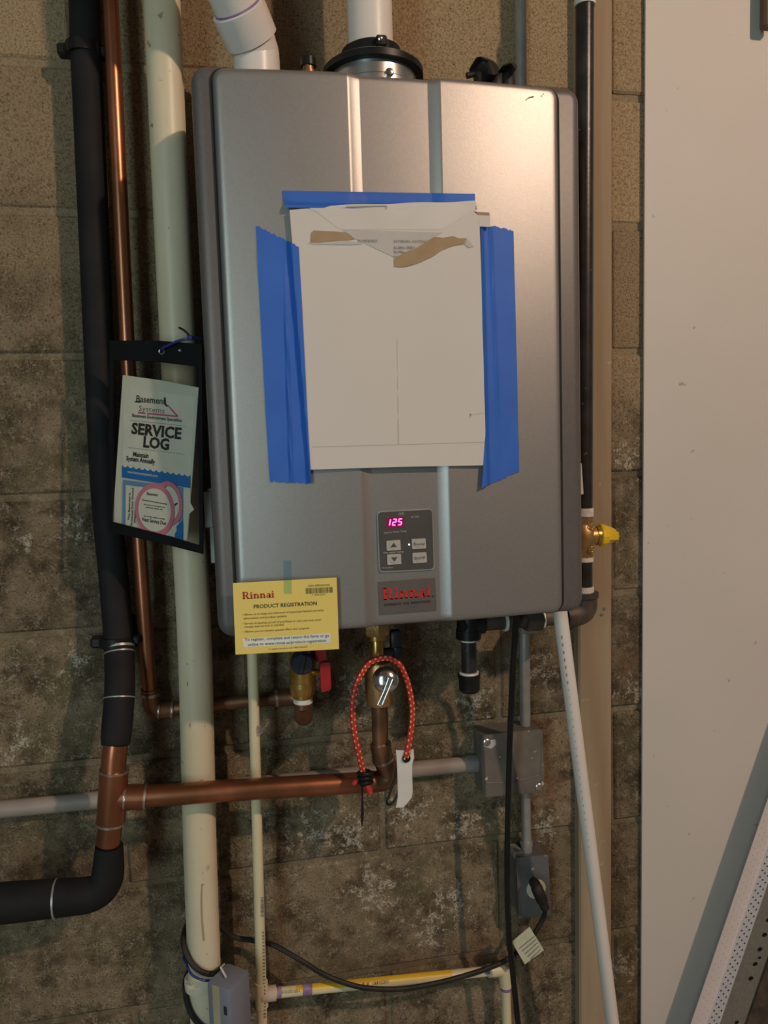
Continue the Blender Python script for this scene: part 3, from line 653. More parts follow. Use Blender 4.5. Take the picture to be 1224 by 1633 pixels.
for (x, y, d, w) in ((133, 81, .034, 66), (186, 1022, .060, 66)):
    c = at(x, y, d); k = mpp(x, y, d); cm = MB(); cm.lathe((c.x, c.y, c.z-.007), (0, 0, 1), [(0, rfo+.003), (.014, rfo+.003)], 28)
    cm.box((c.x-w*k*.42, c.y+.004, c.z), (w*k*.36, .018, .016), bev=.003); cm.box((c.x, c.y/2+.010, c.z), (.018, abs(c.y)-.018, .012)); cm.box((c.x, -.004, c.z), (.04, .006, .05), bev=.001)
    cm.box((c.x+w*k*.40, c.y+.004, c.z), (w*k*.28, .018, .014), bev=.003)
    tag(cm.build('pipe_clamp', M_BLACK), 'black pipe clamp near the top of the foam covered pipe' if y < 500 else 'black pipe clamp low down on the foam covered pipe', 'clamp', 'clamps on the foam covered pipe')

cold = thing('copper_pipe', 'slim bare copper pipe dropping beside the foam pipe to a low elbow', 'pipe', at(243, 1130, .05))
cu0, cu1 = at(177, 20, .055), at(241, 1120, .04)
top = cu0+(cu0-cu1)*((3.248-cu0.z)/(cu0-cu1).z)
MB().tube([top, cu0, at(203, 560, .055), at(223, 880, .05), at(239, 1105, .040)], .0105, 20).build('pipe', M_COPPER, cold)
MB().tube(fillet(run([(238.5, 1098, .040), (242, 1134, .036), (276, 1132, .032)]), .026, 8), .0125, 20).build('elbow', M_OLDCOPPER, cold)
s2 = MB()
for q0, q1 in (((239, 1105, .040), (239.3, 1110, .040)), ((252, 1133, .036), (255, 1133, .036)), ((272, 1132, .032), (276, 1132, .032))): s2.tube(run([q0, q1]), .0132, 20)
each(s2, 'solder_ring', M_SOLDER, cold)
MB().tube(run([(262, 1132, .032), (350, 1122, .030), (455, 1112, .030)]), .0108, 20).build('horizontal_run', M_OLDCOPPER, cold)
MB().tube(fillet(run([(436, 1113.5, .030), (484, 1110, .030), (484, 1150, .085), (483, 1122, .115)]), .03, 8), .0135, 20).build('valve_elbow', M_OLDCOPPER, cold)
s3 = MB(); s3.tube(run([(439, 1113.5, .03), (443, 1113, .03)]), .0142, 20); s3.build('coupling_ring', M_SOLDER, cold)

dr = thing('drain_pipe', 'wide aged cream white drain pipe standing left of the heater', 'pipe', Vector((at(322, 1633, .07).x, -.075, 0)))
d0, d1 = at(257, 0, .082), at(326, 1600, .070); dv = (d0-d1)/(d0.z-d1.z)
dt = d0+dv*(3.248-d0.z); db = d1-dv*(d1.z-.002)
DRP = lambda z: d1+dv*(z-d1.z)
dbb = [dt, at(277, 420, .08), at(309, 1000, .076), at(322, 1450, .072), Vector((at(324, 1633, .07).x, -.07, .002))]
MB().tube(spline(dbb, 8), .0240, 36).build('pipe', M_OLDPVC, dr)
c = at(322, 1560, .071); MB().tube([c-dv*.010, c+dv*.002, c+dv*.004], [.0258, .0258, .0245], 36).build('coupling', M_OLDPVC, dr)
cr_ = MB()
for pts in ([(322, 1410), (321, 1440), (322, 1470), (325, 1500)], [(332, 1380), (333, 1386)], [(298, 1057), (298.5, 1060)], [(298, 1088), (299, 1094)], [(325, 1410), (323, 1411)]): cr_.tube(run([(x, y, .0975) for x, y in pts]), .0006, 6)
each(cr_, 'scratch', pm('brown_scratch', (.40, .31, .20), .7), dr)

cond = thing('grey_conduit', 'grey horizontal electrical conduit clamped low across the wall', 'conduit', at(400, 1252, .015))
MB().tube(run([(-80, 1299, .0135), (0, 1291, .0135), (770, 1216, .0135)]), .0128, 20).build('tube', M_CONDUITGREY, cond)
MB().tube(run([(742, 1218.7, .0135), (764, 1216.6, .0135)]), .0143, 20).build('connector', M_GALV, cond)

# ------------------------------------------------------------------ cream water pipes
crp = thing('cream_water_pipe', 'thin cream plastic pipe hanging below the yellow card with a side branch', 'pipe', Vector((at(418, 1633, .07).x, -.07, .0)))
t0, t1 = at(402, 1030, .075), at(418, 1633, .07); td = (t0-t1)/(t0.z-t1.z); tb = t1-td*(t1.z-.002)
MB().tube([t0+td*.025, t0, t1, tb], .0079, 18).build('upright', M_CREAM, crp)
tc_ = at(417, 1585, .07); MB().tube([tc_+td*.020, tc_-td*.020], .0098, 18).build('tee', M_CREAM, crp)
MB().tube(run([(417, 1586, .07), (440, 1583, .07)]), .0112, 18).build('tee_socket', M_CREAM, crp).data.materials[0] = pm('faded_pink_socket', (.62, .45, .36), .5)
hb = run([(428, 1584.5, .07), (600, 1567, .055), (812, 1545, .035)]); MB().tube(hb[:2]+run([(795, 1547, .036)]), .0078, 18).build('branch', M_CREAM, crp)
ys = MB()
A_, B_ = hb[0]+(hb[1]-hb[0])*.25, hb[1]+(hb[2]-hb[1])*.55
for sgn in (0,):
    rws = []
    for k in range(12):
        q = A_+(B_-A_)*k/11; rws.append([q+Vector((0, -math.cos(a)*.0081, math.sin(a)*.0081)) for a in [math.radians(x) for x in (25, 45, 65, 85, 105)]])
    ys.grid(rws)
ys.build('yellow_stripe', M_YSTRIPE, crp)
pp = MB()
for q0, q1 in (((443, 1582.5, .07), (448, 1582, .07)), ((482, 1578.5, .066), (496, 1577, .065)), ((769, 1549, .038), (779, 1548, .037))): pp.tube(run([q0, q1]), .0084, 18)
pp.tube(run([(806, 1574, .035), (806, 1578, .035)]), .0086, 18); each(pp, 'primer_band', M_PURPLE, crp)
MB().tube(fillet(run([(778, 1548.5, .036), (803, 1545.5, .035), (806.5, 1572, .035)]), .008, 5), .0102, 18).build('elbow', M_CREAM, crp)
k0, k1 = at(805.5, 1555, .035), at(808, 1633, .035); MB().tube([k0, k1, k1+(k1-k0)*((k1.z-.002)/(k0.z-k1.z))], .0078, 18).build('drop', M_CREAM, crp)
pr_ = MB(); PP2 = fplane(.0795)
for k in range(16):
    y = 1431+k*2.0; h = random.choice((.5, .8, 1.1)); quad(pr_, PP2, [(415, y), (421, y), (421.2, y+h), (415.2, y+h)], 0, .0003)
for k in range(26):
    y = 1486+k*5.4; quad(pr_, PP2, [(417.5+k*.13, y), (420.8+k*.13, y), (421+k*.13, y+random.uniform(1, 3.4)), (418+k*.13, y+2.2)], -.0003, .0003)
text_into(pr_, 'SDR 11  CPVC  1/2', (620, 1562.5), (505, 1573.5), fplane(.0655), 0.0, hpx=6); text_into(pr_, '02/2001', (478, 1577), (450, 1579.8), fplane(.0765), 0, hpx=6)
pr_.build('pipe_print', M_GREYINK, crp)['kind'] = 'stuff'
oo = MB(); oo.tube([Vector(v) for v in disc(fplane(.0835), 413.5, 1164, 3, 8, 18, 0)], .0007, 6, closed=True); oo.build('ink_ring', M_PURPLE, crp)

# ------------------------------------------------------------------ valves under the heater
VD = .122
wv = thing('relief_valve_assembly', 'brass hot water valve with shiny round relief valve and lever', 'valve', at(604, 1120, VD))
k = mpp(604, 1060, VD)
def vlathe(x, y0, y1, w, d=VD, seg=24, cap=.12):
    a, b_ = at(x[0], y0, d), at(x[1], y1, d); L_ = (b_-a).length; r_ = w*k/2
    m = MB(); m.lathe(a, b_-a, [(0, r_*.9), (L_*cap, r_), (L_*(1-cap), r_), (L_, r_*.9)], seg); return m
top_ = at(599, 1003, VD); m = vlathe((599, 600), 985, 1012, 42, seg=6); m.build('union_nut', M_BRONZE, wv, 30)
vlathe((600, 600), 1011, 1020, 33).build('collar', M_BRASS, wv); vlathe((600, 601), 1018, 1060, 23).build('neck', M_BRASS, wv)
m = vlathe((602, 606), 1055, 1122, 46); 
for q in m.v: pass
m.build('body', M_BRONZE, wv); vlathe((605, 606), 1108, 1116, 38).build('lower_nut', M_BRASS, wv)
rvc = at(615, 1084, .215); rv0 = at(609, 1081, .125)
m = MB(); ax = rvc-rv0; L_ = ax.length; m.lathe(rv0, ax, [(0, .013), (L_*.5, .0135), (L_*.5, .016), (L_*.72, .016), (L_*.74, .0125), (L_*.85, .0125)], 28); m.build('relief_body', M_BRONZE, wv)
m = MB(); r_ = 21.3*mpp(615, 1084, .215); m.lathe(rv0+ax*.86, ax, [(0, r_*.96), (.004, r_), (.010, r_), (.0135, r_*.93), (.0165, r_*.76), (.0185, r_*.5), (.0195, r_*.2)], 36); cap_ = m.build('relief_cap', M_CHROME, wv, 45)
m = MB(); PV = fplane(.236)
m.tube([PV(619.5, 1081), PV(612, 1102), PV(602, 1124)], .0011, 8); m.tube([PV(626, 1083), PV(620, 1098), PV(609, 1124)], .0011, 8); m.tube([PV(602, 1124), PV(606, 1126), PV(609, 1124)], .0012, 8)
m.sheet([PV(618, 1079.5), PV(627, 1082), PV(625, 1092), PV(622, 1098), PV(618, 1096), PV(620, 1088)], (0, .003, 0)); m.sheet([PV(615, 1103), PV(619, 1106), PV(609, 1124), PV(603.5, 1123)], (0, .002, 0)); m.build('lever', M_STEEL, wv)
MB().tube([rvc+Vector((0, .004, 0)), rvc+Vector((0, -.019, 0))], .004, 12).build('pivot', M_GALV, wv)
m = MB(); m.box(at(630, 1024, .095), (.016, .014, .038), bev=.004, seg=2); m.box(at(633, 1040, .095), (.014, .018, .020), bev=.004, seg=2); m.tube([at(604, 1040, .115), at(630, 1038, .095)], .006, 12); each(m, 'blue_handle', M_NAVY, wv)
iv = thing('isolation_valve', 'brass valve with red lever and dark round cap below the yellow card', 'valve', at(483, 1120, .115))
VD2 = .118; k = mpp(483, 1080, VD2)
for nm, x, y0, y1, w, mt in (('body', (482, 482.5), 1015, 1106, 42, M_BRASS), ('ring', (482.3, 482.5), 1084, 1095, 43.5, M_BRASS), ('socket', (482.5, 483), 1095, 1113, 34, M_BRASS), ('thread_tape', (483, 483), 1110, 1121, 31, M_TAPEWHITE), ('tail', (482.8, 483), 1119, 1130, 28, M_OLDCOPPER)):
    vlathe(x, y0, y1, w, VD2).build(nm, mt, iv)
ua = at(481.5, 1016, VD2); MB().lathe(ua-Vector((0, 0, .002)), (0, 0, 1), [(0, .016), (HZ0-ua.z+.004, .016)], 6).build('union_nut', M_BRASS, iv, 30)
c0 = at(481, 1056, .146); m = MB(); m.lathe(c0+Vector((0, .018, 0)), (0, -1, 0), [(0, .0135), (.012, .0145), (.014, .0158), (.026, .0158), (.029, .0135)], 28); m.box(c0+Vector((0, -.0125, .0)), (.005, .006, .028), bev=.001, rot=Matrix.Rotation(.25, 3, 'Y')); m.build('dark_cap', M_NAVY, iv)
m = MB(); P5 = fplane(.150); m.sheet(rquad(P5, [(510, 1058), (526, 1056), (528, 1100), (512, 1105)], .28, 0), (0, .012, 0)); m.sheet(rquad(P5, [(502, 1030), (519, 1028), (520, 1053), (503, 1056)], .2, -.012), (0, .012, 0)); each(m, 'red_handle', M_RED, iv)
MB().tube([at(495, 1072, .125), at(514, 1072, .143)], .0048, 14).build('stem', M_BRASS, iv)

# ------------------------------------------------------------------ red cord with tag
DBG = .168
bg = thing('red_shock_cord', 'red cord with yellow flecks looped over the round relief valve', 'cord', at(577, 1262, DBG))
path = spline([at(x, y, d) for x, y, d in ((580, 1240, .160), (575, 1215, .163), (567, 1180, .166), (562.5, 1145, .166), (564, 1110, .164), (573, 1080, .160), (588, 1058, .156), (606, 1050, .155), (623, 1050.5, .156), (638, 1062, .160), (650, 1090, .165), (656.5, 1125, .168), (656, 1155, .170), (651, 1190, .172), (647, 1207, .172))], 7)
MB().tube(path, .0042, 12).build('cord', M_CORDRED, bg)
da = MB()
acc = 0
for i in range(len(path)-1):
    a, b_ = path[i], path[i+1]; t_ = (b_-a).normalized(); n_ = Vector((0, -1, 0)); sv = t_.cross(n_).normalized(); L_ = (b_-a).length
    acc += L_
    if acc > .0062:
        acc = 0
        for s, sh in ((-.0022, 0), (.0024, .003)):
            q = a+t_*sh; nn = (n_*.0035+sv*s).normalized(); o_ = q+nn*.0043
            u_ = t_*.0014; w_2 = nn.cross(t_)*.0010; da.sheet([o_-u_-w_2, o_+u_-w_2, o_+u_+w_2, o_-u_+w_2], -nn*.0008)
tag(da.build('yellow_flecks', M_DASH, bg), None, None, None, 'stuff')
m = MB()
for y in (1233, 1240, 1247): m.tube([at(582+10.5*math.cos(a), y+2.2*math.sin(a), .160+.009*math.sin(a)) for a in [2*math.pi*q/18 for q in range(18)]], .0030, 8, closed=True)
m.tube([at(582, 1229, .160), at(582, 1251, .160)], .0075, 14); m.build('black_coil', M_BLACK, bg)
m = MB(); P6 = fplane(.166); m.sheet([P6(*q) for q in ((575, 1248), (579, 1249), (579, 1275), (580, 1300), (577.5, 1317), (575.8, 1316), (575.5, 1300), (576.3, 1272))], (0, .0015, 0)); m.build('tie_tail', M_BLACK, bg)
m = MB(); m.tube([at(584, 1249, .163), at(588, 1258, .165), at(591, 1266, .166)], [.0042, .0045, .0038], 10); m.tube([at(576, 1244, .160), at(568, 1246, .160), at(562, 1251, .161)], [.004, .004, .003], 10); each(m, 'cord_end', M_CORDRED, bg)
P7 = fplane(.170)
tg = thing('white_tag', 'blank white plastic strip hanging on the red cord end', 'tag', P7(645, 1288))
m = MB(); m.sheet([P7(*q) for q in ((631, 1196.5), (640, 1196.8), (659, 1195), (660, 1207), (656.8, 1220), (657, 1240), (657.8, 1262), (655.5, 1273), (647, 1283), (643, 1287.5), (631, 1288), (634, 1272), (633.8, 1245), (632.6, 1215))], (0, .0015, 0)); m.build('strip', M_TAG, tg)
m = MB(); m.lathe(P7(646.7, 1208, -.002), (0, -1, 0), [(0, .0058), (.0045, .0058), (.0055, .0045)], 18); m.build('grommet', M_BLACK, tg)
m = MB(); m.tube(spline([at(x, y, .166) for x, y in ((634, 1222), (628, 1244), (621, 1266), (616.5, 1278), (620, 1283.5), (627, 1279), (633, 1267), (636, 1255))], 5), .0017, 8); m.build('wire_loop', M_BLACK, tg)

# ------------------------------------------------------------------ gas line and drip leg on the right
GD = .125
gas = thing('gas_pipe', 'black iron gas pipe running down beside the heater with taped joints', 'pipe', at(930, 985, GD))
k = mpp(930, 500, GD)
g0, g1 = at(932, 8, GD), at(930.5, 820, GD); gt = g0+(g0-g1)*((3.248-g0.z)/(g0-g1).z)
MB().tube([gt, at(932, 4, GD), g1], .0130, 24).build('pipe', M_IRON, gas)
MB().tube([g0+Vector((0, 0, .014)), g0+Vector((0, 0, -.002))], .0150, 24).build('thread_tape', M_TAPEWHITE, gas)
MB().tube([g0+Vector((0, 0, .012)), g0+Vector((0, 0, .05))], .0175, 24).build('coupling', M_IRONFIT, gas)
m = MB()
for y0, y1, r_ in ((810, 823, .0142), (888, 895, .0142), (935, 945, .0150)): m.tube([at(930.5, y0, GD), at(930.5, y1, GD)], r_, 24)
each(m, 'thread_tape', M_TAPEWHITE, gas)
MB().tube([at(930.5, 892, GD), at(930.5, 942, GD)], .0128, 24).build('nipple', M_IRON, gas)
p = fillet([at(931, 944, GD), at(933, 976, GD), at(900, 982, GD)], .028, 8); m = MB(); m.tube(p, .0185, 24); m.tube([at(931, 944, GD), at(931, 952, GD)], .0212, 24); m.tube([at(908, 981, GD), at(899, 982, GD)], .0212, 24); m.build('elbow', M_IRONFIT, gas)
MB().tube([at(905, 981, GD), at(862, 985, GD), at(752, 994, GD)], .0128, 24).build('horizontal_nipple', M_IRONFIT, gas)
m = MB(); m.tube([at(861, 985, GD), at(836, 987, GD)], .0195, 6); m.build('union', M_IRONFIT, gas, 30)
m = MB(); m.tube([at(864, 984.5, GD), at(860, 985, GD)], .0165, 24); m.tube([at(806, 989, GD), at(802, 989.4, GD)], .0165, 24); each(m, 'thread_tape', M_TAPEWHITE, gas)
lb = MB(); P8 = fplane(GD+.016); lb.sheet([P8(*q) for q in ((914, 738), (927, 739), (930, 788), (914, 791))], (0, .0006, 0)); lb.build('paper_label', M_CARD, gas)
c = at(747, 992, GD)
m = MB(); m.tube([at(747, 975, GD), at(746.5, 1016, GD)], .0175, 24); m.tube([at(735, 996, GD), at(770, 992, GD)], .0165, 24); m.tube([at(746.5, 1004, GD), at(746.5, 1018, GD)], .0185, 24); m.build('tee', M_BLACK, gas)
MB().tube([at(746.5, 1010, GD), at(748, 1078, GD)], .0112, 24).build('drip_leg', M_IRON, gas)
m = MB(); m.tube([at(746.8, 1020, GD), at(746.8, 1022.5, GD)], .0117, 24); m.tube([at(747.5, 1071, GD), at(747.6, 1074.5, GD)], .0145, 24); each(m, 'joint_compound', M_TAPEWHITE, gas)
m = MB(); a, b_ = at(747.6, 1074, GD), at(748.2, 1103, GD); L_ = (b_-a).length; m.lathe(a, b_-a, [(0, .0168), (.006, .0168), (.008, .0155), (L_-.004, .0155), (L_, .0125)], 24); m.build('end_cap', M_BLACK, gas)
gv = thing('gas_valve', 'cast brass gas valve with a yellow knob right of the heater', 'valve', at(930, 893, GD))
k = mpp(930, 855, GD); cz = at(929, 855, GD)
m = vlathe((930, 930), 820, 838, 30, GD, 8, .1); m.v += []
m.build('upper_hub', M_BRONZE, gv, 30); vlathe((930, 930), 874, 891, 30, GD, 8, .1).build('lower_hub', M_BRONZE, gv, 30)
m = MB(); m.lathe(at(930, 834, GD), (0, 0, -1), [(0, .0125), (.010, .0165), (.020, .018), (.030, .0165), (.040, .0125)], 28); m.lathe(cz, (1, -.12, 0), [(0, .0145), (.018, .0135), (.024, .0125)], 28); m.build('body', M_BRONZE, gv, 45)
m = MB()
for y in (838, 874): m.tube([Vector((cz.x+.006+.0038*math.cos(a), -GD-.0175, at(932, y, GD).z+.0038*math.sin(a))) for a in [2*math.pi*q/12 for q in range(12)]], .0009, 6, closed=True)
each(m, 'cast_mark', M_BRASS, gv)
kn = cz+Vector((.024, -.003, 0)); m = MB(); m.lathe(kn, (1, -.12, 0), [(0, .0135), (.002, .0175), (.006, .0180), (.008, .0168), (.019, .0125), (.0255, .0085), (.026, .004)], 10); m.box(kn+Vector((.014, -.014, 0)), (.020, .006, .013), bev=.0015, rot=Matrix.Rotation(-.30, 3, 'Z')); m.build('yellow_knob', M_YELLOW, gv, 25)
MB().lathe(kn+Vector((-.004, 0, 0)), (1, -.12, 0), [(0, .0145), (.0045, .0145)], 24).build('brass_ring', M_BRASS, gv)

# wooden strip behind the gas pipe
x0, x1 = at(921, 600, .019).x, at(974, 600, .019).x
wa, wb = at(976.5, 0, .019), at(975, 1633, .019); m = MB(); sl = (wb.x-wa.x)/(wb.z-wa.z)
fs_ = thing('furring_strip', 'weathered tan wooden strip upright on the wall behind the gas pipe', 'wood strip', Vector((wb.x-.03, -.01, .0)))
def strip_x(z): return wa.x+sl*(z-wa.z)
zs_ = [.002, .6, 1.2, 1.8, 3.246]; wd_ = .060
m.add([Vector((strip_x(z)-a, -d, z)) for z in zs_ for a, d in ((0, .0005), (0, .016), (.003, .019), (wd_-.003, .019), (wd_, .016), (wd_, .0005))], [(i*6+j, i*6+(j+1) % 6, (i+1)*6+(j+1) % 6, (i+1)*6+j) for i in range(4) for j in range(6)]+[(0, 1, 2, 3, 4, 5), (24, 25, 26, 27, 28, 29)])
m.build('timber', M_WOOD, fs_)
for x, y in ((963, 970), (958.5, 980)):
    q = at(x, y, .019); MB().lathe(q+Vector((0, .003, 0)), (0, -1, 0), [(0, .0028), (.0042, .0028), (.005, .0018)], 12).build('nail_head', M_STEEL, fs_)

# white drain tube leaning
ld = thing('white_drain_tube', 'thin white plastic pipe slanting down from the heater bottom right', 'pipe', Vector((at(985, 1633, .11).x, -.11, .0)))
l0, l1 = at(892, 972, .175), at(976.5, 1633, .135); le = l1+(l1-l0)*((l1.z-.36)/(l0.z-l1.z)); ls = l0+(l0-l1).normalized()*.03
MB().tube([ls, l0, l1, le], .0103, 24).build('pipe', M_WHITEPVC, ld)
m = MB(); m2 = MB()
for i in range(30):
    t = i/30; q = l0+(l1-l0)*(.055+.5*t); u_ = (l1-l0).normalized(); nrm = Vector((-.55, -.84, 0)).normalized(); sv = u_.cross(nrm).normalized(); nrm = sv.cross(u_) if sv.cross(u_).y < 0 else u_.cross(sv)
    o_ = q+nrm*.0104; hL = .0028 if i < 7 else .0020; ww = .0012 if i < 7 else .0007
    (m if i < 7 else m2).sheet([o_-u_*hL-sv*ww, o_+u_*hL*.8-sv*ww*.6, o_+u_*hL+sv*ww*.7, o_-u_*hL*.6+sv*ww], -nrm*.0006)
m.build('red_print', pm('faded_red_ink', (.45, .20, .17), .6), ld)['kind'] = 'stuff'; m2.build('grey_print', pm('faded_grey_ink', (.42, .40, .38), .6), ld)['kind'] = 'stuff'

# steel conduit, junction box, outlet
sc2 = thing('steel_conduit', 'thin galvanised conduit running down behind the heater to the junction box', 'conduit', at(836, 1165, .02))
q0, q1 = at(829.5, 0, .02), at(837, 1160, .02); qt = q0+(q0-q1)*((3.248-q0.z)/(q0-q1).z)
MB().tube([qt, q0, q1, at(837, 1172, .02)], .0088, 18).build('tube', M_GALV, sc2)
m = MB(); m.box(at(839, 1000, .03), (.028, .03, .016), bev=.002); m.build('strap', M_GALV, sc2)
jb = thing('junction_box', 'square weathered grey junction box with a flat cover on the wall', 'junction box', at(818, 1270, .02))
JD = .048; PJ = fplane(JD)
ja, jb_, jc, jd = PJ(766, 1172), PJ(864, 1162), PJ(867, 1262), PJ(769, 1271)
m = MB(); m.sheet([ja+(jc-ja)*.02, jb_+(jd-jb_)*.02, jc-(jc-ja)*.02, jd-(jd-jb_)*.02], (0, JD-.001, 0)); m.build('box', M_BOXGREY, jb)
m = MB(); m.sheet([v+Vector((0, -.0018, 0)) for v in rquad(PJ, [(766, 1172), (864, 1162), (867, 1262), (769, 1271)], .05)], (0, .0022, 0)); m.build('cover', M_BOXGREY, jb)
m = MB(); PJ2 = fplane(JD+.0018)
m.tube([PJ2(772, 1249), PJ2(820, 1247), PJ2(862, 1235), PJ2(864, 1180)], .0012, 6); m.build('cover_rib', M_BOXGREY, jb)
for x, y in ((776, 1184), (859, 1255)):
    q = PJ2(x, y); MB().lathe(q+Vector((0, .001, 0)), (0, -1, 0), [(0, .0062), (.002, .0062), (.0035, .004)], 14).build('screw', M_STEEL, jb)
m = MB(); m.sheet([PJ2(*q, .0003) for q in ((770, 1190), (776, 1181), (790, 1179), (791, 1187), (783, 1194))], (0, .0008, 0)); m.build('knockout_scar', M_CARDGREY, jb)
c2 = thing('lower_conduit', 'short galvanised conduit joining the junction box to the outlet', 'conduit', at(839, 1360, .02))
MB().tube([at(837.5, 1262, .02), at(839.5, 1362, .02)], .0080, 18).build('tube', M_GALV, c2)
m = MB(); m.tube([at(838.8, 1341, .02), at(839, 1346, .02)], .0108, 18); m.tube([at(839, 1346, .02), at(839.3, 1366, .02)], .0098, 18); m.build('connector', M_GALV, c2)
ob_ = thing('outlet_box', 'grey metal outlet box low on the wall with one round socket', 'outlet', at(848, 1462, .02))
m = MB(); PO = fplane(.042); m.sheet([PO(*q) for q in ((824, 1370), (872, 1365), (876, 1458), (829, 1463))], (0, .040, 0)); m.build('box', M_PLATE, ob_)
m = MB(); m.sheet(rquad(PO, [(822.5, 1368.5), (874, 1363), (878, 1459.5), (827, 1464.5)], .04, .002), (0, .002, 0)); m.build('cover_plate', M_PLATE, ob_)
m = MB(); q = PO(854, 1417, .002); m.lathe(q, (0, -1, 0), [(0, .0165), (.002, .0165), (.003, .0155)], 28); m.build('socket_face', pm('socket_cream', (.62, .58, .46), .5), ob_)
q = PO(849, 1386, .002); MB().lathe(q, (0, -1, 0), [(0, .003), (.0012, .003), (.002, .002)], 12).build('screw', M_GALV, ob_)
m = MB(); m.box(at(822, 1357, .02), (.016, .03, .012), bev=.002); m.build('mounting_ear', M_GALV, ob_)

# ------------------------------------------------------------------ cords and the small box
zc1, zc2 = DRP(.60), None
pc = thing('plug_cord', 'brown black cord from the wall socket sagging left to the wide drain pipe', 'cord', at(600, 1578, .08))
m = MB(); m.tube(spline([at(851, 1408, .050), at(853, 1410, .066), at(857, 1420, .076), at(864, 1436, .078), at(868, 1447, .074)], 5), [.0085]*8+[.0095]*8+[.0075]*5, 14); m.build('plug', M_BLACKRUB, pc, 50)
def on_drain(ang, py_, r=.0295):
    z = at(322, py_, .07).z; c_ = None
    for a, b_ in zip(dbb, dbb[1:]):
        if b_.z <= z <= a.z: t = (z-a.z)/(b_.z-a.z); c_ = a+(b_-a)*t
    return Vector((c_.x+r*math.cos(ang), c_.y-r*math.sin(ang), z))
cp = [at(x, y, d) for x, y, d in ((866, 1440, .076), (868.5, 1450, .072), (866, 1463, .068), (855, 1484, .066), (838, 1505, .066), (812, 1528, .070), (775, 1545, .074), (720, 1562, .078), (680, 1571, .080), (640, 1577, .080), (600, 1577, .080), (565, 1572, .079), (520, 1556, .074), (480, 1532, .068), (440, 1509, .054), (420, 1503, .045), (400, 1499, .042), (372, 1494, .042))]
wrap = [on_drain(math.radians(a), y) for a, y in ((-55, 1490), (-95, 1483), (-140, 1480), (165, 1492), (130, 1512), (95, 1527), (60, 1536), (25, 1538), (-20, 1536), (-60, 1540), (-100, 1548), (-145, 1556), (175, 1566), (140, 1592), (105, 1612), (75, 1626), (40, 1640), (10, 1655))]
MB().tube(spline(cp+wrap, 5), .0040, 10).build('cord', M_BLACKRUB, pc)
PT = Plane(at(822, 1495, .076), at(848, 1480, .076), at(840, 1537, .082))
m = MB(); m.sheet([PT(*q) for q in ((815.5, 1502), (844, 1478), (867, 1515), (836.5, 1538))], PT.n*-.0005); lbl_ = m.build('cord_label', M_LABEL, pc); lbl_['label'] = 'pale folded paper label on the cord'
m = MB()
for k in range(5): quad(m, PT, [(827+k*4.5, 1512+k*4.4), (851+k*2.6, 1493+k*5), (852+k*2.6, 1494+k*5), (828+k*4.5, 1513.4+k*4.4)], .0004, .0002)
m.build('label_print', M_GREYINK, lbl_)['kind'] = 'stuff'
bt_ = tag(MB().tube(spline([on_drain(math.radians(a), y, r) for a, y, r in ((150, 1519, .0290), (120, 1529, .0335), (90, 1537, .0345), (60, 1543, .034), (30, 1543, .033), (0, 1541, .031), (-60, 1538, .029), (-120, 1528, .029), (-180, 1519, .029))], 5, True), .0018, 6, closed=True).build('cable_tie', M_ZIPBLUE), 'blue cable tie round the wide drain pipe beside the grey box', 'cable tie')
gb = thing('grey_power_box', 'small blue grey plastic box hanging by a white tie on the drain pipe', 'box', at(365, 1660, .13))
bz = at(366, 1556, .135); bx_, by_ = bz.x, bz.y; rot = Matrix.Rotation(math.radians(-38), 3, 'Z')
k = mpp(366, 1600, .13); m = MB(); ctr = Vector((at(366, 1600, .135).x, -.135, bz.z-.060)); m.box(ctr, (.040, .046, .120), rot, .0035, 2); m.build('housing', M_ADAPT, gb)
m = MB(); fcn = rot @ Vector((-1, 0, 0)); m.box(ctr+rot @ Vector((-.004, -.0231, 0)), (.012, .0012, .119), rot); m.build('beige_strip', M_BEIGE, gb)
m = MB(); m.box(ctr+rot @ Vector((.012, -.0231, .028)), (.005, .0010, .012), rot); m.build('dark_mark', M_NAVY, gb)
m = MB(); m.tube([on_drain(math.radians(30), 1530, .034), at(352, 1543, .125), at(360, 1558, .14)], .0016, 8); m.build('white_tie', M_TAPEWHITE, gb)
hc = thing('heater_power_cord', 'black power cord hanging straight down from the heater underside', 'cord', Vector((at(827, 1633, .09).x, -.09, 0)))
hp = [at(x, y, d) for x, y, d in ((824, 976, .162), (822, 1000, .158), (820, 1030, .146), (817, 1080, .115), (812, 1200, .10), (809, 1330, .095), (808.5, 1420, .090), (811.5, 1490, .088), (818, 1560, .088), (826, 1633, .088))]
e_ = hp[-1]+(hp[-1]-hp[-2])*((hp[-1].z-.01)/(hp[-2].z-hp[-1].z)); hp.append(e_)
pth = spline(hp, 6); MB().tube([q+Vector((-.0019, 0, 0)) for q in pth], .0027, 10).build('strand', M_BLACK, hc); MB().tube([q+Vector((.0022, .001, 0)) for q in pth], .0027, 10).build('strand', M_BLACK, hc)

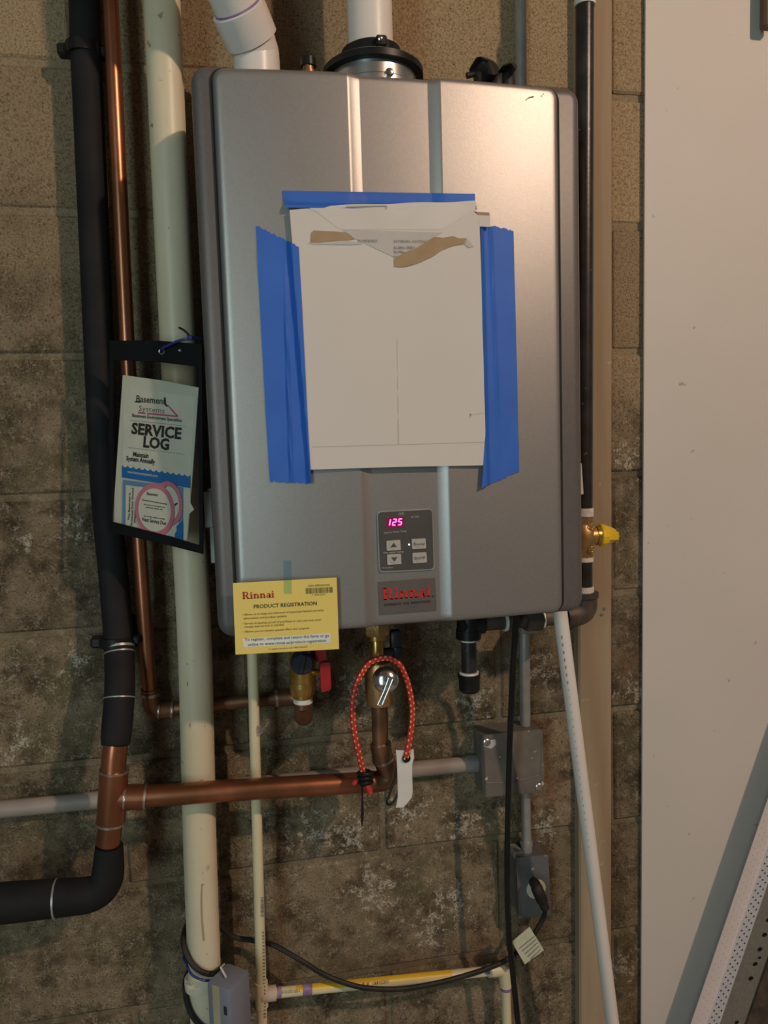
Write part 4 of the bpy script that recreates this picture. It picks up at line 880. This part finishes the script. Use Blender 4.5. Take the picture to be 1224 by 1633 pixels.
# ------------------------------------------------------------------ service log pouch
PP = Plane(at(175, 543, .112), at(328, 548, .180), at(175, 847, .112))
po = thing('document_pouch', 'black edged clear vinyl pouch hanging left of the heater', 'pouch', PP(250, 865))
n_ = PP.n
m = MB(); m.sheet([PP(*q) for q in ((174.5, 543), (250, 543), (321.5, 548.5), (322, 585), (316.5, 585), (250, 577), (181, 574), (174.5, 574))], -n_*.0022); m.build('header', M_VINYL, po)
m = MB()
m.sheet([PP(*q, -.0005) for q in ((174.5, 570), (181, 573), (178.8, 834), (173, 847))], -n_*.0018); m.sheet([PP(*q, -.0005) for q in ((173, 848), (178, 832), (250, 850), (318, 869.5), (323, 883.5), (250, 865))], -n_*.0018); m.sheet([PP(*q, -.0005) for q in ((316.5, 583), (322, 583), (323.5, 883), (317.5, 871))], -n_*.0018)
m.build('border', M_VINYL, po)
m = MB(); m.add([PP(*q, -.0002) for q in ((179, 572), (319, 584), (319, 872), (177, 836))], [(0, 1, 2, 3)]); m.build('clear_window', M_CLEAR, po, fix=False)
m = MB(); m.tube([PP(257.5+4*math.cos(a), 560.5+4*math.sin(a), .0006) for a in [2*math.pi*q/14 for q in range(14)]], .0007, 6, closed=True); m.tube([PP(287+1.6*math.cos(a), 559+1.6*math.sin(a), .0006) for a in [2*math.pi*q/10 for q in range(10)]], .0006, 6, closed=True); each(m, 'eyelet', M_STEEL, po)
zt_ = thing('cable_tie', 'blue cable tie threaded through the eyelet of the document pouch', 'cable tie', PP(257, 561))
m = MB(); m.tube(spline([PP(257.5, 561, -.004), PP(258, 556, .004), PP(268, 551, .005), PP(284, 544, .005), PP(300, 540, .003), PP(312, 539, -.004), PP(320, 541, -.012)], 5), .0018, 8); m.box(PP(303, 538.5, .004), (.007, .005, .006), bev=.001); m.build('strap', M_ZIPBLUE, zt_)
m = MB(); m.tube(spline([PP(303, 538, .004), PP(298, 531, .008), PP(292, 526, .009), PP(285.5, 522.5, .008)], 4), .0014, 8); m.build('tail', M_NAVY, zt_)
I = -.0052
bk = thing('service_log_booklet', 'white service log booklet with black title inside the clear pouch', 'booklet', PP(245, 850, I))
m = MB(); m.sheet([PP(*q, I) for q in ((195.7, 598), (257, 606.5), (316.5, 618), (308, 740), (298.5, 866), (240, 849), (179.5, 832))], -n_*.0012); m.build('page', M_WHITEP, bk)
m = MB(); m.sheet([PP(*q, I+.0004) for q in ((197.5, 618), (310.5, 633), (303.5, 766), (195, 748))], -n_*.0003); m.build('cover', M_WHITEP2, bk)
m = MB(); O2 = I+.0008
text_into(m, 'Basement', (217, 640.5), (263.5, 645), PP, O2, hpx=9.5, bold=.015); quad(m, PP, [(215, 639.5), (224, 640.3), (224, 642.3), (214.5, 641.6)], O2, .0002); quad(m, PP, [(261, 633.5), (264, 633.8), (264.5, 644), (268, 647.5), (265.5, 649), (261.5, 645)], O2, .0002)
text_into(m, 'Basement Environment Specialists', (210.5, 664.5), (289.5, 673), PP, O2, hpx=4.6, bold=.02)
text_into(m, 'SERVICE', (209, 691), (288.5, 700), PP, O2, hpx=15.5, bold=.038); text_into(m, 'LOG', (228, 712.5), (269, 717.5), PP, O2, hpx=15.5, bold=.038)
text_into(m, 'Maintain', (212, 727.5), (236.5, 730.5), PP, O2, hpx=6.5, bold=.03); text_into(m, 'System Annually', (201, 734), (247, 740), PP, O2, hpx=6.5, bold=.03)
m.build('cover_lettering', M_INK, bk)['kind'] = 'stuff'
m = MB()
quad(m, PP, [(206.5, 669.5), (295, 679.3), (295, 679.8), (206.5, 670)], O2, .0002); quad(m, PP, [(204.5, 713.3), (293.5, 724.3), (293.5, 724.8), (204.5, 713.8)], O2, .0002)
text_into(m, 'Systems', (221, 655), (262, 659.5), PP, O2, hpx=8); each(m, 'thin_rule', M_GREYINK, bk)
m = MB(); quad(m, PP, [(220.5, 656.5), (232, 657.8), (231.5, 660.3), (220, 659)], O2, .0002); quad(m, PP, [(234, 658), (278, 662.3), (285, 665.5), (234, 660.6)], O2, .0002); quad(m, PP, [(265, 645), (267.5, 645.5), (285, 664), (281.5, 664.5)], O2, .0002); each(m, 'pink_roof_mark', M_PINKINK, bk)
wv_ = []
for i in range(73):
    t = i/72; x = 194.4+(303.5-194.4)*t; y = 741.5+(757.5-741.5)*t; wv_.append((x, y+3.2*abs(math.sin(math.pi*t*12))))
m = MB()
for a, b_ in zip(wv_, wv_[1:]):
    ta = (a[0]-194.4)/109.1; tb2 = (b_[0]-194.4)/109.1; m.add([PP(*a, O2), PP(*b_, O2), PP(b_[0]-.2, 761.3+17*tb2, O2), PP(a[0]-.2, 761.3+17*ta, O2)], [(0, 1, 2, 3)])
m.build('blue_wave_band', M_PAPERBLUE, bk)
m = MB(); text_into(m, 'www.basementsystems.com', (203, 754), (251, 761), PP, O2+.0004, hpx=4, bold=.01); m.build('web_address', M_WHITEP2, bk)['kind'] = 'stuff'
ws = thing('blue_edged_sticker', 'blue edged white sticker with sideways writing below the booklet title', 'sticker', PP(243, 855, I+.001))
I2 = I+.0014
m = MB(); quad(m, PP, [(195.7, 765), (292, 777.5), (291.5, 863), (195, 848)], I2, .0003); m.build('blue_frame', M_PALEBLUE, ws)
m = MB(); quad(m, PP, [(200.3, 773.5), (287, 785), (284, 850), (279, 856), (200, 842)], I2+.0004, .0002); m.build('white_field', M_WHITEP2, ws)
m = MB(); quad(m, PP, [(291.5, 830), (291.5, 863), (279.5, 860), (278, 852), (281.5, 846), (281, 839)], I2+.0008, .0002); m.build('blue_corner', M_PAPERBLUE, ws)
m = MB()
for s, a, b_ in (('This Basement is', (206.5, 830), (208, 786)), ('Protected From Ground', (211, 838), (213, 778)), ('Water', (216, 835), (216.5, 814))): text_into(m, s, a, b_, PP, I2+.0009, hpx=3.6, bold=.025)
m.build('sideways_lettering', M_INK, ws)['kind'] = 'stuff'
wc = tag(MB().sheet([PP(*q, I2-.0006) for q in ((291, 778), (303.5, 779), (303.5, 802), (309.5, 812.5), (301, 820), (297, 867), (290, 864))], -n_*.0004).build('white_slip', M_WHITEP2), 'small white paper slip with a pointed edge behind the pink stickers', 'paper')
for (cx, cy, rx, ry, rot, off, lab, txt) in ((269, 803, 22, 36, -.12, .0012, 'pink rimmed oval sticker half hidden behind another oval sticker', 0), (246.7, 813.8, 31.5, 43, -.10, .0024, 'pink rimmed oval service sticker in front at bottom of pouch', 1)):
    st_ = thing('oval_sticker', lab, 'sticker', PP(cx, cy+ry, I2+off), 'oval stickers in the pouch')
    MB().sheet(disc(PP, cx, cy, rx, ry, 36, I2+off, rot), -n_*.0003).build('pink_rim', M_PINK, st_)
    MB().sheet(disc(PP, cx-.3, cy-.5, rx-5.6, ry-8.5, 36, I2+off+.0004, rot), -n_*.0002).build('white_centre', M_WHITEP2, st_)
    m = MB()
    if txt:
        for s, a, b_, h in (('Basement', (234, 789), (252, 791.5), 4), ('Basement Environment Specialists', (226.5, 798), (266, 805), 2.2), ('For service or to request any', (229, 805), (263, 810), 2), ('questions, please call:', (232, 809.5), (259, 813.5), 2), ('Record this number carefully', (229, 823.5), (263, 829), 2), ('Next Service Due:', (226.5, 830.5), (265, 837.5), 5.4)): text_into(m, s, a, b_, PP, I2+off+.0007, hpx=h, bold=.02)
    else:
        quad(m, PP, [(261, 779), (265, 774.5), (266.5, 775), (262, 780)], I2+off+.0007, .0001); quad(m, PP, [(277, 806), (281, 801), (283.5, 803), (279, 807)], I2+off+.0007, .0001)
    m.build('sticker_lettering', M_INK, st_)['kind'] = 'stuff'

# ------------------------------------------------------------------ leaning metal profiles, lower right
def lean(name, label, cat, prof, mat, holes, hmat=M_HOLE):
    """prof: points across the profile, given where it leaves the frame's foot; runs along one leaning direction"""
    th_ = thing(name, label, cat, Vector((prof[0].x-.2, prof[0].y, .0)))
    return th_
LD0, LD1 = at(1101, 1633, .062), at(1224, 1274, .062); LV = (LD1-LD0).normalized()
def along(p, t): return p+LV*t
tfl = -(LD0.z-.012)/LV.z; ttop = .95
bead = thing('corner_bead', 'white perforated metal corner strip leaning on the white board', 'metal strip', along(LD0, tfl))
eA = LD0; eF = at(1126, 1633, .047); eB = at(1147, 1633, .068)
def prof(mb, pts, th=.0009, t0=None, t1=ttop):
    rows = []; t0 = tfl if t0 is None else t0
    for q in pts: rows.append([along(q, t0+(t1-t0)*i/4) for i in range(5)])
    mb.grid(rows, (0, th, 0)); return mb
prof(MB(), [eA, eF-LV*0]).build('left_flange', M_BEAD, bead); prof(MB(), [eF, eB]).build('right_flange', M_BEAD, bead)
def holes(a, b_, us, pitch, r, t0, t1, off=.0006):
    mb = MB(); nrm = (b_-a).cross(LV).normalized(); nrm = nrm if nrm.y < 0 else -nrm; sv = (b_-a).normalized()
    for ci, u in enumerate(us):
        t = t0+(pitch/2 if ci % 2 else 0)
        while t < t1:
            q = along(a+(b_-a)*u, t)+nrm*off; mb.add([q+(sv*math.cos(w)+LV*math.sin(w))*r for w in [math.pi*k/4 for k in range(8)]], [tuple(range(8))]); t += pitch
    return mb
tag(holes(eA, eF, (.22, .5, .78), .0125, .0009, -.1, .55).build('perforations', pm('shallow_hole', (.30, .24, .23), .8), bead), None, None, None, 'stuff')
tag(holes(eF, eB, (.25, .52, .80), .0125, .0016, -.1, .55).build('perforations', M_HOLE, bead), None, None, None, 'stuff')
stud = thing('metal_stud', 'galvanised steel stud with round holes leaning beside the white corner strip', 'metal stud', along(at(1160, 1633, .10), tfl))
sA, sB = at(1147, 1633, .061), at(1186, 1633, .074)
prof(MB(), [sA, sB]).build('flange', M_STUD, stud); prof(MB(), [sB, sB+Vector((.004, .055, 0))], .001).build('web', M_STUD, stud)
mid = sA+(sB-sA)*.72
hm = MB(); nrm = (sB-sA).cross(LV).normalized(); nrm = nrm if nrm.y < 0 else -nrm; sv = (sB-sA).normalized()
for px, py, r in ((1174, 1630, 3.1), (1196.5, 1560, 3.6), (1203.5, 1537, 3.6), (1210.5, 1527, 2.3), (1211, 1513.5, 3.6), (1218.3, 1490.5, 3.6), (1224, 1467, 3.6)):
    r_ = ray(px, py); t = (sA-CAM).dot(nrm)/r_.dot(nrm); q = CAM+r_*t+nrm*.0008; rr = r*mpp(px, py, .095)
    hm.add([q+(sv*math.cos(w)+LV*math.sin(w))*rr for w in [math.pi*k/6 for k in range(12)]], [tuple(range(12))])
each(hm, 'punched_hole', M_HOLE, stud)
ds = thing('dark_stud', 'dark metal channel leaning at the lower right corner', 'metal stud', along(at(1210, 1633, .06), tfl))
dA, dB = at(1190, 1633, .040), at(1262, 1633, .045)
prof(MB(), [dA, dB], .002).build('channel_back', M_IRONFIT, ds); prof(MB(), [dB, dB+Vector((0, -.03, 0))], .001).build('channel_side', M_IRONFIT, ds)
q = at(1219, 44, .03); m = MB(); m.box((q.x+.008, -.026, q.z+.09), (.022, .016, .18), bev=.003); m.box((q.x+.006, -.018, q.z+.14), (.012, .012, .03))  # dark bar added in place of a blurred shadow on the board
tag(m.build('shadow_bar', M_SHADOWBAR), 'dark brown bar added for a blurred shadow on the white board at top right', 'shadow stand-in')
